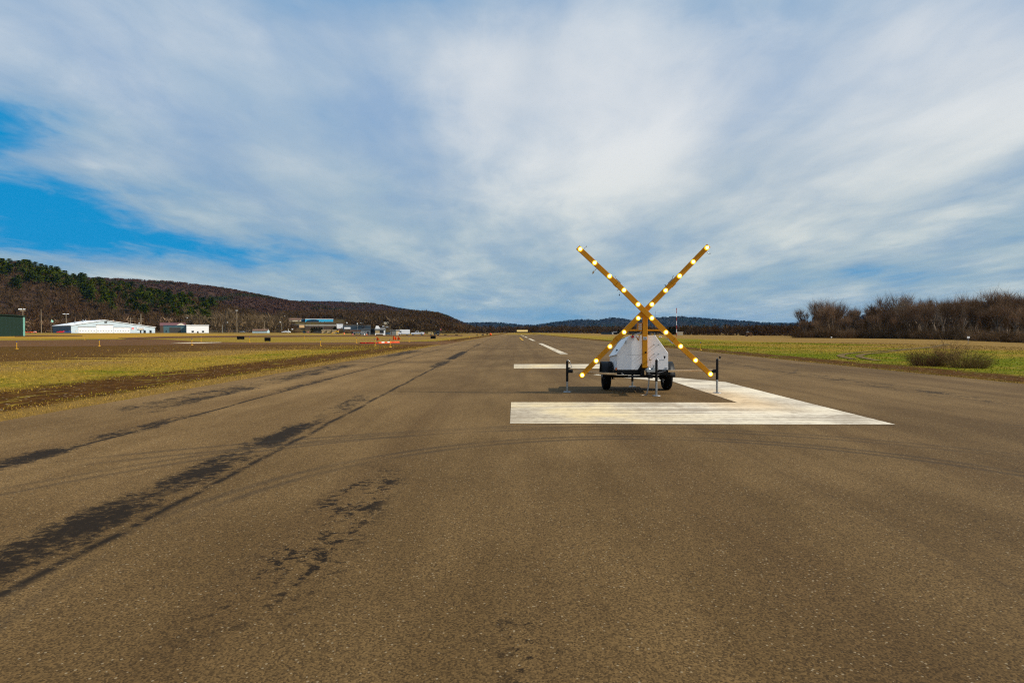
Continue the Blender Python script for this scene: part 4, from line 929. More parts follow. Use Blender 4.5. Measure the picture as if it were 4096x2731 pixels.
hook(A1, [(2468, 1162.5), (2474, 1158.5)], -1.22, .008, 'steel'); hook(A2, [(2659, 1139), (2664, 1143.5)], -1.14, .010, 'black'); hook(A2, [(2483, 1338), (2496, 1353)], -1.14, .006, 'steel')
pn = MB().tube([TL(2386, 1075, -1.22), TL(2380, 1081, -1.22)], .008, 6); a, b = TL(2377, 1083, -1.22), TL(2371, 1092, -1.22); pn.cyl(a, b, .010, .024, 8).tube([b, TL(2369, 1096, -1.22)], .006, 6); pn.build('locking_pin', M['brass_zinc'], A1)
pn = MB().tube([TL(2477.8, 1168, -1.22), TL(2477.6, 1178, -1.22)], .002, 4); q = TL(2477.6, 1180, -1.22); pn.cyl(q + Vector((0, 0, .015)), q - Vector((0, 0, .015)), .010, .014, 6); pn.build('hanging_pin', M['black'], A1)
# gusset, tongue, coupler, chain
gs = MB(); gp = [TL(*q, -1.0) for q in ((2551, 1479.5), (2568, 1452), (2592, 1466), (2601.5, 1474.5), (2601.5, 1500), (2575, 1500))]
gs.prism([(q.x, q.z) for q in gp], -1.0, -.972)
c0 = TL(2580, 1482, -1.3); gs.bb(c0.x - .06, c0.x + .06, -1.12, -.972, TL(0, 1500, -1.1).z, TL(0, 1472, -1.1).z); gs.bb(c0.x + .02, c0.x + .12, -1.62, -1.0, TL(0, 1499, -1.3).z, TL(0, 1486, -1.3).z)
gs.build('tongue', M['black'], trailer, .004)
cp = MB(); q = TL(2604, 1484, -1.58)
cp.bb(q.x - .11, q.x + .08, -1.66, -1.46, q.z - .02, q.z + .04).sphere((q.x - .06, -1.6, q.z + .03), .055, 14, 8).cyl(TL(2613, 1484, -1.5), TL(2614.5, 1459, -1.5), .014, .022).cyl(TL(2585, 1481, -1.52), TL(2609, 1473, -1.52), .02).box(q + Vector((.06, 0, .06)), (.05, .09, .05))
cp.build('coupler', M['zinc'], trailer, .004)
pxbox(MB(), 2577.5, 1481.5, 2584.5, 1499, -1.5, -1.46).build('coupler_plate', M['brass_zinc'], trailer, .003)
for pts_, y_, r_ in ((((2485, 1493), (2496, 1497)), -1.05, .008), (((2507, 1498), (2513, 1503), (2524, 1505), (2545, 1504), (2558, 1503.5), (2564, 1508)), -1.0, .006), (((2632, 1491), (2648, 1487), (2662, 1483.5)), -1.2, .007), (((2602, 1438), (2603, 1442), (2603, 1474)), -1.05, .003)):
    MB().tube([TL(*q, y_) for q in pts_], r_, 6).build('wire', M['steel'], trailer)
q = TL(2595, 1438.5, -1.1); MB().cyl(q, q + Vector((.06, 0, 0)), .012).cyl(q + Vector((.02, 0, -.02)), q + Vector((.02, 0, .02)), .016).build('lock_bolt', M['brass_zinc'], mast)
cn = MB(); pa = TL(2596, 1490, -1.5); pb = TL(2587, 1576, -1.45); nlink = 22
for i in range(nlink):
    t_ = (i + .5) / nlink; c_ = pa.lerp(pb, t_) + Vector((-.02 * math.sin(t_ * 3.1) * -1, 0, 0)); a_ = i % 2
    m0 = MB().torus((0, 0, 0), (1, 0, 0) if a_ else (0, 1, 0), .014, .0042, 12, 5); cn.add([(x + c_.x, y + c_.y, z * 1.75 + c_.z) for x, y, z in m0.v], m0.f, True)
for i in range(5):
    m0 = MB().torus((0, 0, 0), (0, .25 if i % 2 else 1, 1 if i % 2 else .25), .014, .0042, 12, 5); cn.add([(x * 1.6 + pb.x - .02 - i * .022, y + pb.y - .01 * i, z + .012) for x, y, z in m0.v], m0.f, True)
cn = cn.build('safety_chain', M['zinc'], trailer)
MB().tube([(pb.x - .05, pb.y - .03, .014), (pb.x - .13, pb.y - .05, .016), (pb.x - .15, pb.y - .03, .02), (pb.x - .12, pb.y - .01, .02)], .009, 6).build('chain_hook', M['brass_zinc'], cn)
# outriggers and jacks
def bar_px(a, b, h0, h1, name, mat, d=.05):
    m_ = MB(); h = .024; vs = []
    for p_ in (a, b):
        for dy_ in (0, d):
            for s in (-1, 1): vs.append((p_.x, p_.y + dy_, p_.z + s * h))
    m_.add(vs, [(0, 1, 3, 2), (4, 6, 7, 5), (0, 4, 5, 1), (2, 3, 7, 6), (0, 2, 6, 4), (1, 5, 7, 3)]); return m_.build(name, M[mat], trailer, .003)
bar_px(TL(2290, 1489, -.79), TL(2467.5, 1495.5, -1.03), 0, 0, 'outrigger_bar', 'brass_zinc'); bar_px(TL(2673, 1484.5, -1.0), TL(2852, 1480.5, -.82), 0, 0, 'outrigger_bar', 'brass_zinc')
def jack(cx, ytop, ymid, yfoot, yl, crank, bracket=0):
    p0 = TL(cx, ytop, yl); pm_ = TL(cx, ymid, yl); z0 = .0
    jk = MB().cyl((p0.x, yl, pm_.z), (p0.x, yl, p0.z), .031, .029, 18).cyl((p0.x, yl, p0.z), (p0.x, yl, p0.z + .015), .024, .018, 14)
    if bracket:
        zb = TL(cx, 1484, yl).z; jk.bb(p0.x, p0.x + bracket * .10, yl - .04, yl + .04, zb - .04, zb + .04).cyl((p0.x + bracket * .10, yl, zb), (p0.x + bracket * .135, yl, zb), .045, .045, 14)
    jk = jk.build('jack', M['black'], trailer)
    MB().cyl((p0.x, yl, .012), (p0.x, yl, pm_.z + .02), .0245, .0245, 16).build('jack_tube', M['zinc'], jk)
    MB().lathe((p0.x, yl, 0), (0, 0, 1), [(0, 0), (0.0, .095), (.008, .100), (.016, .085), (.02, .03)], 24).build('foot_plate', M['steel'], jk)
    if crank:
        pts = [TL(*q, yl - .01) for q in crank]; cr = MB().cyl((p0.x, yl, p0.z), (p0.x, yl, p0.z + .04), .012).tube(pts, .0075, 6).build('crank_handle', M['zinc'], jk)
        e = pts[-1]; d = (pts[-1] - pts[-2]).normalized(); MB().cyl(e, e + d * .045, .012, .026, 10).cyl(e + d * .045, e + d * .055, .026, .020, 10).build('crank_knob', M['black'], cr)
jack(2268.8, 1445, 1525, 1571, -.76, [(2270, 1441.5), (2274, 1441), (2279, 1446), (2283, 1457), (2286.5, 1467), (2285, 1470), (2279.5, 1471)], 1)
jack(2868.8, 1437, 1517.5, 1574.5, -.79, [(2870, 1434), (2874, 1439), (2880, 1439.5), (2880, 1434)], -1)
jack(2625.8, 1441, 1524.5, 1585.5, -1.50, [(2626, 1436), (2629, 1437), (2634, 1440.5), (2655, 1440.5), (2657.5, 1436), (2657.8, 1433)])
jack(2529.5, 1492, 1524, 1549, .70, None)

# ------------------------------------------------------------------ markers, signs and barriers on the field
M['stake'] = pm('yellow_stake', (0.70, 0.36, 0.01), 0.5, 0, 0.1); M['blue_lens'] = pm('blue_lens', (0.05, 0.08, 0.20), 0.3, 0, 0.1); M['concrete'] = pm('concrete', (0.34, 0.27, 0.18), 0.9, 0, 0.15, 3)
M['sign_black'] = pm('sign_back_black', (0.004, 0.004, 0.004), 0.8, 0, 0.2, 6, 0, 1, 0.1); M['cloth_orange'] = pm('orange_cloth', (0.90, 0.11, 0.006), 0.8, 0, 0.1, 4); M['bar_red'] = pm('red_barrier_plastic', (0.62, 0.018, 0.004), 0.5, 0, 0.12, 3)
M['bar_orange'] = pm('orange_barrier_plastic', (0.85, 0.10, 0.015), 0.5, 0, 0.12, 3); M['bar_white'] = pm('white_band', (0.85, 0.80, 0.74), 0.5, 0, 0.05); M['flag_pink'] = pm('faded_pink_cloth', (0.75, 0.20, 0.15), 0.8, 0, 0.1, 4)
def edge_marker_proto():
    root = empty('taxiway_edge_marker', (0, 0, 0), '', 'edge marker', 0, 'yellow stakes with blue tops along the taxiways')
    MB().cyl((0, 0, 0), (0, 0, .56), .03, .03, 8).cyl((0, 0, .56), (0, 0, .60), .045, .045, 8).build('stake', M['stake'], root)
    MB().cyl((0, 0, .60), (0, 0, .66), .04, .045, 8).sphere((0, 0, .68), .05, 8, 5).build('lens', M['blue_lens'], root)
    MB().lathe((0, 0, 0), (0, 0, 1), [(-.02, .0), (-.02, .17), (.03, .15), (.03, .03)], 10).build('base', M['stake'], root); return root
EMP = edge_marker_proto(); first = True
for px, py, h, lab in ((67, 1395, 30, 'yellow taxiway stake nearest the left picture edge, below the green shed'), (397, 1385, 28, 'yellow taxiway stake standing in front of the white hangar'), (339, 1359, 15, 'small far yellow stake across the taxiway in front of the hangar'),
                       (545, 1349, 9, 'tiny yellow stake on the tan bank at the right end of the hangar'), (767.5, 1380, 27, 'yellow stake beside the white patch, below the white square building'), (804, 1366, 21, 'yellow stake behind the white patch on the far taxiway edge'),
                       (998, 1370, 22, 'yellow stake between the two black sign boards'), (1282, 1383, 27, 'yellow stake on a pale base plate right of the black sign boards'), (1218, 1354, 13, 'thin distant yellow stake in front of the wooden sheds'),
                       (1426, 1372, 22, 'yellow stake on a pale base just left of the red barrier row'), (1500, 1382, 28, 'yellow stake in front of the red barrier next to the single orange flag'), (1560, 1388.5, 33, 'yellow stake in front of the striped barrier, the tallest of those by the flags'),
                       (1636, 1367.5, 21, 'yellow stake standing alone right of the flagged barriers'), (1796, 1359.5, 15, 'yellow stake right of the black board near the runway edge'), (1878, 1351, 12, 'tiny yellow stake at the left runway edge near the horizon'),
                       (2802, 1399.5, 31, 'yellow stake on the right grass verge beyond the trailer')):
    q = ground(px, py); o = EMP if first else copy_tree(EMP); first = False
    s = h / F * q.y / .72; o.location = q; o.scale = (s * .9, s * .9, s); o['label'] = lab
def sign_board(x0, x1, y0, y1, lab, yawd):
    c_ = ground((x0 + x1) / 2, y1 + 2); k = c_.y / F; w_ = (x1 - x0) * k; h_ = (y1 - y0) * k; rt = empty('airfield_sign', c_, lab, 'sign', yawd, 'black backed airfield signs')
    MB().bb(-w_ / 2, w_ / 2, -.12, .12, .14, .14 + h_).build('panel', M['sign_black'], rt, .02)
    for s in (-1, 1): MB().cyl((s * w_ * .3, 0, -.02), (s * w_ * .3, 0, .15), .04, .04, 8).build('leg', M['steel'], rt)
sign_board(949, 976.5, 1346, 1358, 'wide black airfield sign, left one of the close pair', R_(24)); sign_board(1059, 1081.5, 1351.5, 1366, 'black box shaped airfield sign, right one of the close pair', R_(14)); sign_board(1722, 1743, 1343.5, 1355, 'square black airfield sign alone beside the runway', R_(8))
sign_board(1945.5, 1952.5, 1333.5, 1338, 'tiny black square sign far down the left runway edge', 0)
def barrier(x0, x1, ybase, hpx, kind, lab, skew=0):
    a = ground(x0, ybase); b = ground(x1, ybase + skew); L = (b - a).length; ang = math.atan2(b.y - a.y, b.x - a.x); h = hpx * a.y / F
    rt = empty('low_barrier', (a + b) / 2, lab, 'barrier', ang, 'low plastic barriers across the taxiway')
    if kind == 'red':
        MB().prism([(-L / 2 + .02, 0), (L / 2 - .02, 0), (L / 2 - .02, h), (-L / 2 + .02, h)], -.14, .14).build('body', M['bar_red'], rt, .04)
        for s in (-.6, .6): MB().bb(s * L / 2 - .06, s * L / 2 + .06, -.155, .155, .01, h * .7).build('foot', M['black'], rt)
    else:
        n = 5 if kind == 'striped' else 1; seg = L / n; bd = MB(); st = MB()
        MB().bb(-L / 2, L / 2, -.13, .13, 0.0, h * .30).build('body', M['bar_orange'], rt, .02)
        for i in range(n):
            x_ = -L / 2 + (i + .5) * seg; m_ = MB().bb(x_ - seg / 2 + .01, x_ + seg / 2 - .01, -.10, .10, h * .30 + .002, h); m_.build('stripe', M['bar_white'] if (kind == 'striped' and i % 2) else M['bar_orange'], rt, .03)
barrier(1440, 1463, 1374.5, 5.5, 'red', 'short red low barrier at the left end of the row'); barrier(1464, 1508, 1374.5, 5.5, 'red', 'long red low barrier beneath the single orange flag')
barrier(1512, 1570, 1374, 6.5, 'striped', 'orange and white striped low barrier in the middle of the row', -2.2); barrier(1571, 1597, 1371.8, 6.5, 'orange', 'plain orange low barrier at the right end of the row under three flags', -.4)
def flag(px, ytop, ybase, wpx, hpx, lab, sh=0, mat='cloth_orange', D=None, grp='orange flags on the low barriers'):
    q = ground(px, ybase) if D is None else at(px, ybase, D); k = q.y / F; H = (ybase - ytop) * k; rt = empty('warning_flag', q, lab, 'flag', 0, grp)
    MB().cyl((0, 0, 0), (0, 0, H), .012 * max(1, q.y / 70), .012 * max(1, q.y / 70), 6).build('staff', M['steel'], rt)
    m_ = MB(); n = 6; vs = []
    for i in range(n + 1):
        t_ = i / n; x_ = wpx * k * t_; y_ = .05 * math.sin(t_ * 7 + sh); vs += [(x_ + .012, y_ - .02, H - hpx * k * (t_ * (.62 if sh != 2 else .45))), (x_ * (.9 if sh != 1 else .6), y_ + .02, H - hpx * k * (1 - .10 * t_ + .06 * math.sin(t_ * 5 + sh)))]
    k0 = len(vs); vs += [(x, y + .012, z) for x, y, z in vs]
    m_.add(vs, [(2 * i, 2 * i + 1, 2 * i + 3, 2 * i + 2) for i in range(n)] + [(k0 + 2 * i, k0 + 2 * i + 2, k0 + 2 * i + 3, k0 + 2 * i + 1) for i in range(n)], True); m_.build('cloth', M[mat], rt)
flag(1506, 1346, 1373, 11, 16, 'single bright orange flag on the red barrier at left', 0); flag(1571.5, 1341, 1372, 11, 20, 'leftmost and tallest of the three clustered orange flags', 2); flag(1581, 1344.5, 1371.5, 6, 17, 'narrow middle one of the three clustered orange flags', 1); flag(1590, 1344, 1371, 12, 16, 'rightmost of the three clustered orange flags', 0)

# ------------------------------------------------------------------ buildings
def mat_(name, col, rough=.6, var=.1, vs=.5): M[name] = pm(name, col, rough, 0, var, vs); return M[name]
M['green_metal'] = corrugated('green_ribbed_metal', (0.003, 0.022, 0.011), .9); M['blue_metal'] = corrugated('pale_blue_ribbed_metal', (0.50, 0.60, 0.66), .9); mat_('teal_trim', (0.16, 0.38, 0.30)); mat_('white_roof', (0.82, 0.84, 0.86)); mat_('white_door', (0.80, 0.80, 0.80)); mat_('cream_trim', (0.70, 0.62, 0.50))
mat_('navy_wall', (0.03, 0.075, 0.13)); mat_('teal_wall', (0.055, 0.115, 0.13)); mat_('shutter_grey', (0.045, 0.042, 0.036)); mat_('red_roof', (0.14, 0.055, 0.05)); mat_('white_wall', (0.90, 0.91, 0.92), .6, .03); mat_('brown_roof', (0.17, 0.085, 0.045)); mat_('cream_wall', (0.80, 0.66, 0.44)); mat_('tan_wall', (0.80, 0.50, 0.22))
mat_('brown_wall', (0.075, 0.046, 0.026)); mat_('bright_blue', (0.05, 0.46, 0.74)); mat_('dark_blue', (0.008, 0.04, 0.075)); mat_('grey_wall', (0.13, 0.15, 0.17)); mat_('dark_wall', (0.025, 0.024, 0.022)); mat_('shed_tan', (0.40, 0.30, 0.16)); mat_('shed_brown', (0.13, 0.09, 0.065)); mat_('sky_wall', (0.42, 0.58, 0.66)); mat_('blue_grey', (0.035, 0.06, 0.085)); mat_('grey_roof', (0.22, 0.23, 0.23))
mat_('blue_door', (0.03, 0.08, 0.16)); mat_('machine_yellow', (0.62, 0.34, 0.02)); mat_('car_red', (0.70, 0.015, 0.02), .35); mat_('car_blue', (0.02, 0.06, 0.22), .35); mat_('car_white', (0.82, 0.84, 0.86), .35, .03); mat_('tank_tan', (0.60, 0.46, 0.20)); mat_('wood_pole', (0.26, 0.20, 0.13), .9, .2, 1.5); mat_('pole_dark', (0.02, 0.016, 0.013), .9, .3); mat_('pole_grey', (0.22, 0.23, 0.21)); mat_('wood_brown', (0.16, 0.075, 0.03), .9, .3); mat_('mast_red', (0.38, 0.02, 0.02)); mat_('lamp_head', (0.75, 0.78, 0.80), .3); mat_('flag_mint', (0.30, 0.62, 0.50)); mat_('yellow_tan', (0.62, 0.42, 0.13))
def frame_at(px, D):
    """yaw that turns a facade towards the camera, and a pixel scale"""
    x = (px - VPX) / F * D; return math.atan2(-x, D) * 1.0, D / F
def building(name, x0, x1, ytop, ybase, D, dep, lab, wall, roof, cat='building', kind='flat', rise=0.0, dyaw=0.0, win=(), doors=(), roofh=.25, over=.25, winm='glass', doorm='dark_wall', trim=None, gable=None, z0=None):
    """facade between two picture columns at depth D; win and doors: (x0, x1, ytop, ybase) in the picture"""
    cx = (x0 + x1) / 2; yw, k = frame_at(cx, D); yw += dyaw; xc = (cx - VPX) / F * D
    zb = gz(xc, D) - .3 if z0 is None else z0
    # width along the facade so that both ends land on their columns
    def along(px):
        r = (px - VPX) / F; ux, uy = math.cos(yw), math.sin(yw); return (r * D - xc) / (ux - r * uy)
    L0, L1 = along(x0), along(x1)
    def zz(py, s): return CAMH + (HOR - py) / F * (D + s * math.sin(yw)) - zb
    H = zz(ytop, 0); rt = empty(name, (xc, D, zb), lab, cat, yw)
    hw_ = H - (roofh if kind == 'flat' else rise)
    MB().bb(L0, L1, 0, dep, -.2, hw_).build('wall', M[wall], rt)
    if kind == 'flat': MB().bb(L0 - over, L1 + over, -over, dep + over, hw_ + .003, H).build('roof', M[roof], rt)
    elif kind == 'gable':          # ridge along the facade
        m_ = MB(); y0_, y1_, ym = -over, dep + over, dep / 2
        vs = [(L0 - over, y0_, hw_), (L1 + over, y0_, hw_), (L1 + over, ym, H), (L0 - over, ym, H), (L0 - over, y1_, hw_), (L1 + over, y1_, hw_)]; t_ = .12
        vs += [(x, y, z + t_) for x, y, z in vs]
        m_.add(vs, [(0, 1, 2, 3), (3, 2, 5, 4), (6, 9, 8, 7), (9, 10, 11, 8), (0, 6, 7, 1), (4, 5, 11, 10), (0, 3, 9, 6), (3, 4, 10, 9), (1, 7, 8, 2), (2, 8, 11, 5)]); m_.build('roof', M[roof], rt)
        gb = MB()
        for L_ in (L0 + .01, L1 - .06): gb.add([(L_, 0.02, hw_ + .003), (L_, dep - .02, hw_ + .003), (L_, ym, H - .02), (L_ + .05, 0.02, hw_ + .003), (L_ + .05, dep - .02, hw_ + .003), (L_ + .05, ym, H - .02)], [(0, 1, 2), (3, 5, 4), (0, 2, 5, 3), (1, 4, 5, 2), (0, 3, 4, 1)])
        gb.build('gable', M[wall], rt)
    for q in win:
        a, b = along(q[0]), along(q[1]); fr = MB().bb(a - .08, b + .08, -.06, .05, zz(q[3], a) - .08, zz(q[2], a) + .08).build('window', M[trim or wall], rt); MB().bb(a, b, -.09, -.061, zz(q[3], a), zz(q[2], a)).build('pane', M[winm], fr)
    for q in doors: MB().bb(along(q[0]), along(q[1]), -.07, .02, max(zz(q[3], along(q[0])), .25), zz(q[2], along(q[0]))).build('door', M[q[4] if len(q) > 4 else doorm], rt)
    return rt, along, zz, H, L0, L1
# white hangar: three corners found from the photograph
P1 = Vector((-306, 400, 0)); ez = math.atan2(40, 33.3); HZ = gz(P1.x, P1.y) - .25
hang = empty('hangar', (P1.x, P1.y, HZ), 'long pale blue hangar with white roof and three white overhead doors', 'hangar', ez)
ux = Vector((math.cos(ez), math.sin(ez), 0)); 
def hx(px):
    r = (px - VPX) / F; return (r * P1.y - P1.x) / (ux.x - r * ux.y)
def hz(px, py): return CAMH + (HOR - py) / F * (P1.y + hx(px) * ux.y) - HZ
xL, xR, xM = 0.0, hx(616), hx(413); zL = hz(277, 1302); zR = hz(616, 1309.5); zM = hz(413, 1281); DEP = 49.0
MB().prism([(xL, -.2), (xR, -.2), (xR, zR), (xM, zM), (xL, zL)], 0, DEP).build('wall', M['blue_metal'], hang)
rf = MB(); t_ = .35; vs = []
for y in (-.5, DEP + .5): vs += [(xL - .4, y, zL - .05), (xM, y, zM + .02), (xR + .5, y, zR - .04), (xR + .5, y, zR + t_ - .04), (xM, y, zM + t_), (xL - .4, y, zL + t_ - .05)]
rf.add(vs, [(0, 1, 4, 5), (1, 2, 3, 4), (7, 6, 11, 10), (8, 7, 10, 9), (5, 4, 10, 11), (4, 3, 9, 10), (0, 6, 7, 1), (1, 7, 8, 2), (0, 5, 11, 6), (2, 8, 9, 3)]); roof_o = rf.build('roof', M['white_roof'], hang)
for i, f_ in enumerate((.2, .55, .95)): MB().cyl((xM + (-16, -7, -1)[i], 6 + 18 * i, zM - (2.2, 1.0, .1)[i]), (xM + (-16, -7, -1)[i], 6 + 18 * i, zM + (-.6, .9, 1.4)[i]), .3, .3, 8).build('vent', M['steel'], roof_o)
MB().bb(xL - .08, xL - .003, .4, DEP - .2, -.2, zL - .25).build('side_wall', M['navy_wall'], hang)
for a, b, y0 in ((307, 377.5, 1308.5), (379.5, 447, 1299.5), (449, 515, 1310)):
    dr = MB().bb(hx(a), hx(b), -.12, .02, .25, hz(a, y0)).build('door', M['white_door'], hang); MB().bb(hx(a) - .2, hx(b) + .2, -.16, -.001, hz(a, y0) + .004, hz(a, y0) + .30).build('door_header', M['brown_wall'], dr)
    for i in range(6):
        c_ = hx(a + (b - a) * (.10 + .16 * i)); MB().bb(c_ - .40, c_ + .40, -.15, -.121, hz(a, 1324.8), hz(a, 1323.2)).build('door_window', M['glass'], dr)
for a, b, y0, y1 in ((555, 561, 1321, 1331.8), (569.5, 578.5, 1321, 1331.8), (593.5, 602, 1321, 1331.8)): MB().bb(hx(a), hx(b), -.1, .02, .25, hz(a, y0)).build('entrance_door', M['glass'], hang)
vt = MB().prism([(hx(411), hz(411, 1289)), (hx(413), hz(411, 1286)), (hx(423), hz(411, 1286)), (hx(424), hz(411, 1288)), (hx(421.5), hz(411, 1291.8)), (hx(414.5), hz(411, 1291.8))], -.18, -.01); vt.build('louvre', M['dark_wall'], hang)
sg = MB().bb(hx(520.5), hx(532), -.20, -.02, hz(525, 1321), hz(525, 1308.5)).build('fuel_sign', M['sticker'], hang); MB().prism([(hx(521.5), hz(525, 1316)), (hx(521.5), hz(525, 1312)), (hx(523.5), hz(525, 1310)), (hx(528.8), hz(525, 1310)), (hx(530.8), hz(525, 1312)), (hx(530.8), hz(525, 1316)), (hx(529), hz(525, 1317.5)), (hx(523), hz(525, 1317.5))], -.24, -.201).build('sign_emblem', M['car_red'], sg)
MB().bb(hx(523.5), hx(529.5), -.26, -.241, hz(525, 1315), hz(525, 1312.8)).build('sign_lettering', M['bar_white'], sg)
sg = MB().bb(hx(543), hx(573), -.20, -.02, hz(558, 1317), hz(558, 1308.5)).build('banner_sign', M['white_door'], hang); MB().bb(hx(543.5), hx(572.5), -.23, -.201, hz(558, 1318.8), hz(558, 1316)).build('banner_stripe', M['dark_blue'], sg); MB().bb(hx(550), hx(567), -.26, -.231, hz(558, 1318.3), hz(558, 1316.3)).build('banner_accent', M['machine_yellow'], sg)
sl = MB()
for i in range(7): sl.bb(hx(546 + i * 3.7), hx(546 + i * 3.7 + (2.6 if i % 3 else 1.8)), -.225, -.201, hz(558, 1312.6 + (i % 2) * .5), hz(558, 1310.4))
sl.build('banner_lettering', M['ink'], sg)
sp = MB().bb(hx(296), hx(300), -.1, -.01, hz(298, 1327), hz(298, 1320)); sp.build('wall_notice', M['cream_trim'], hang)

# green shed at the left picture edge
rt, al, zz, H, L0, L1 = building('metal_shed', -150, 91, 1262, 1341, 172, 12, 'dark green ribbed metal shed cut off by the left picture edge', 'green_metal', 'green_metal', 'shed', roofh=.2, over=.0)
for ch_ in list(rt.children):
    if ch_.name.startswith('roof'): bpy.data.objects.remove(ch_)
m_ = MB(); zr = zz(1264.5, L1); vs = [(L0 - .3, -.4, zr + (L1 - L0) * .055), (L1 + .25, -.4, zr - .02), (L1 + .25, 12.4, zr - .02), (L0 - .3, 12.4, zr + (L1 - L0) * .055)]; vs += [(x, y, z + .22) for x, y, z in vs]
m_.add(vs, [(3, 2, 1, 0), (4, 5, 6, 7), (0, 1, 5, 4), (1, 2, 6, 5), (2, 3, 7, 6), (3, 0, 4, 7)]); m_.build('roof', M['green_metal'], rt)
zw = H - .2; m_ = MB().add([(L0, .01, zw), (L1, .01, zw), (L1, .01, zr - .03), (L0, .01, zr - .03 + (L1 - L0) * .055), (L0, 12, zw), (L1, 12, zw), (L1, 12, zr - .03), (L0, 12, zr - .03 + (L1 - L0) * .055)], [(0, 1, 2, 3), (7, 6, 5, 4), (1, 5, 6, 2), (0, 3, 7, 4)]); m_.build('upper_wall', M['green_metal'], rt)
MB().bb(L1 - .40, L1 + .06, -.06, -.004, -.1, zr - .1).build('corner_trim', M['teal_trim'], rt)

building('garage', 650, 741, 1300.5, 1332, 470, 14, 'dark teal garage with one wide grey roller door, joined to the white building', 'teal_wall', 'navy_wall', 'garage', doors=((674, 719, 1309, 1332, 'shutter_grey'),), win=((659, 663.5, 1321, 1328),), roofh=.5)
building('office_building', 742.5, 832, 1299.5, 1334, 468, 13, 'plain white flat roofed building with two windows and a dark door', 'white_wall', 'white_roof', win=((763, 772, 1322.5, 1329), (804.5, 813.5, 1322.5, 1329)), doors=((785, 791, 1324.5, 1334),), roofh=.45, over=.3, trim='white_roof')
rt, al, zz, H, L0, L1 = building('red_roofed_house', 636, 738, 1291, 1332, 500, 12, 'house with a dull red roof and grey gable behind the teal garage', 'brown_wall', 'red_roof', 'house', 'gable', 2.6)
MB().prism([(al(701), zz(1300, al(701)) - .2), (al(737), zz(1300, al(737)) - .2), (al(721), zz(1291.5, al(721)))], -1.2, -.6).build('front_gable', M['cream_trim'], rt)
building('storage_shed', 1007, 1067, 1316.5, 1334, 440, 7, 'small pale blue shed with a brown roof on the tan bank', 'sky_wall', 'brown_roof', 'shed', 'gable', 1.3, R_(-14))
# town on the slope
building('tan_house', 1145, 1202, 1272, 1288, 800, 12, 'cream building with a long brown roof on the grassy slope', 'cream_wall', 'brown_roof', 'house', 'gable', 2.6, R_(-8), win=((1148, 1153.5, 1280.5, 1283.5), (1160, 1166, 1280.5, 1283.5), (1190, 1197, 1280.5, 1283.5)))
rt, al, zz, H, L0, L1 = building('blue_warehouse', 1219, 1332, 1275.0, 1291, 788, 22, 'long bright blue warehouse with navy left half and pale roof edge on the slope', 'bright_blue', 'white_roof', 'warehouse', roofh=.6, win=((1280, 1284, 1286, 1288.5), (1310, 1313, 1286, 1288.5), (1318, 1321, 1286, 1288.5)), doors=((1296, 1299, 1285, 1291),), winm='dark_blue')
MB().prism([(al(1221), zz(1289, 0)), (al(1228), zz(1281, 0)), (al(1245), zz(1278.5, 0)), (al(1262), zz(1278.5, 0)), (al(1275), zz(1281, 0)), (al(1273), zz(1290.5, 0)), (al(1221), zz(1290.5, 0))], -.5, -.01).build('navy_panel', M['dark_blue'], rt)
building('navy_annex', 1203, 1218, 1275.5, 1289, 786, 14, 'dark navy annex at the left end of the blue warehouse', 'dark_blue', 'steel', 'building')
building('brown_workshop', 1153, 1195, 1296.5, 1315, 640, 16, 'dark brown flat workshop left of the tan fronted block', 'brown_wall', 'grey_roof', 'building', roofh=.5)
building('tan_block', 1196, 1216, 1297.5, 1314, 638, 12, 'square tan fronted block on the slope below the cream building', 'tan_wall', 'cream_trim', 'building', roofh=.3)
rt, al, zz, H, L0, L1 = building('long_workshop', 1219, 1346, 1300, 1322, 600, 22, 'very long low brown workshop with a pale roof edge', 'brown_wall', 'cream_trim', 'building', roofh=.7)
building('flat_roof_plant', 1277, 1346, 1297.5, 1310, 640, 14, 'grey blue roof block behind the long low brown workshop', 'blue_grey', 'grey_roof', 'building', roofh=.5)
building('white_block', 1346, 1371, 1295.5, 1308, 620, 10, 'white block on the right end of the long brown workshop', 'white_wall', 'white_roof', 'building', roofh=.4)
building('navy_warehouse', 1372, 1482, 1300.5, 1322, 560, 20, 'long dark navy warehouse behind the airport buildings', 'blue_grey', 'grey_roof', 'warehouse', roofh=.5)
building('white_awning_shed', 1377, 1400, 1308.5, 1318, 540, 6, 'small white roofed shelter in front of the navy warehouse', 'brown_wall', 'white_roof', 'shelter', roofh=1.6)
building('hillside_house', 1535, 1556, 1288, 1296, 720, 8, 'small tan house half hidden among trees above the white gabled building', 'cream_wall', 'cream_trim', 'house', roofh=.5, win=((1550, 1552, 1289, 1294),))
building('wood_house', 1524, 1536, 1303, 1312, 640, 8, 'grey house in the trees right of the white gabled building', 'grey_wall', 'white_roof', 'house', roofh=.7); building('wood_house', 1543, 1559, 1305.5, 1312, 640, 8, 'low grey house with bright roof strip right of the white gabled building', 'grey_wall', 'white_roof', 'house', roofh=.5)
building('far_white_house', 1714, 1726, 1303, 1309, 715, 8, 'white house showing through trees above the pickup, left of two', 'white_wall', 'white_roof', 'house', roofh=.4); building('far_white_house', 1729, 1747, 1303.5, 1308.5, 715, 8, 'low white house showing through trees above the tan trailer', 'sky_wall', 'white_roof', 'house', roofh=.4)
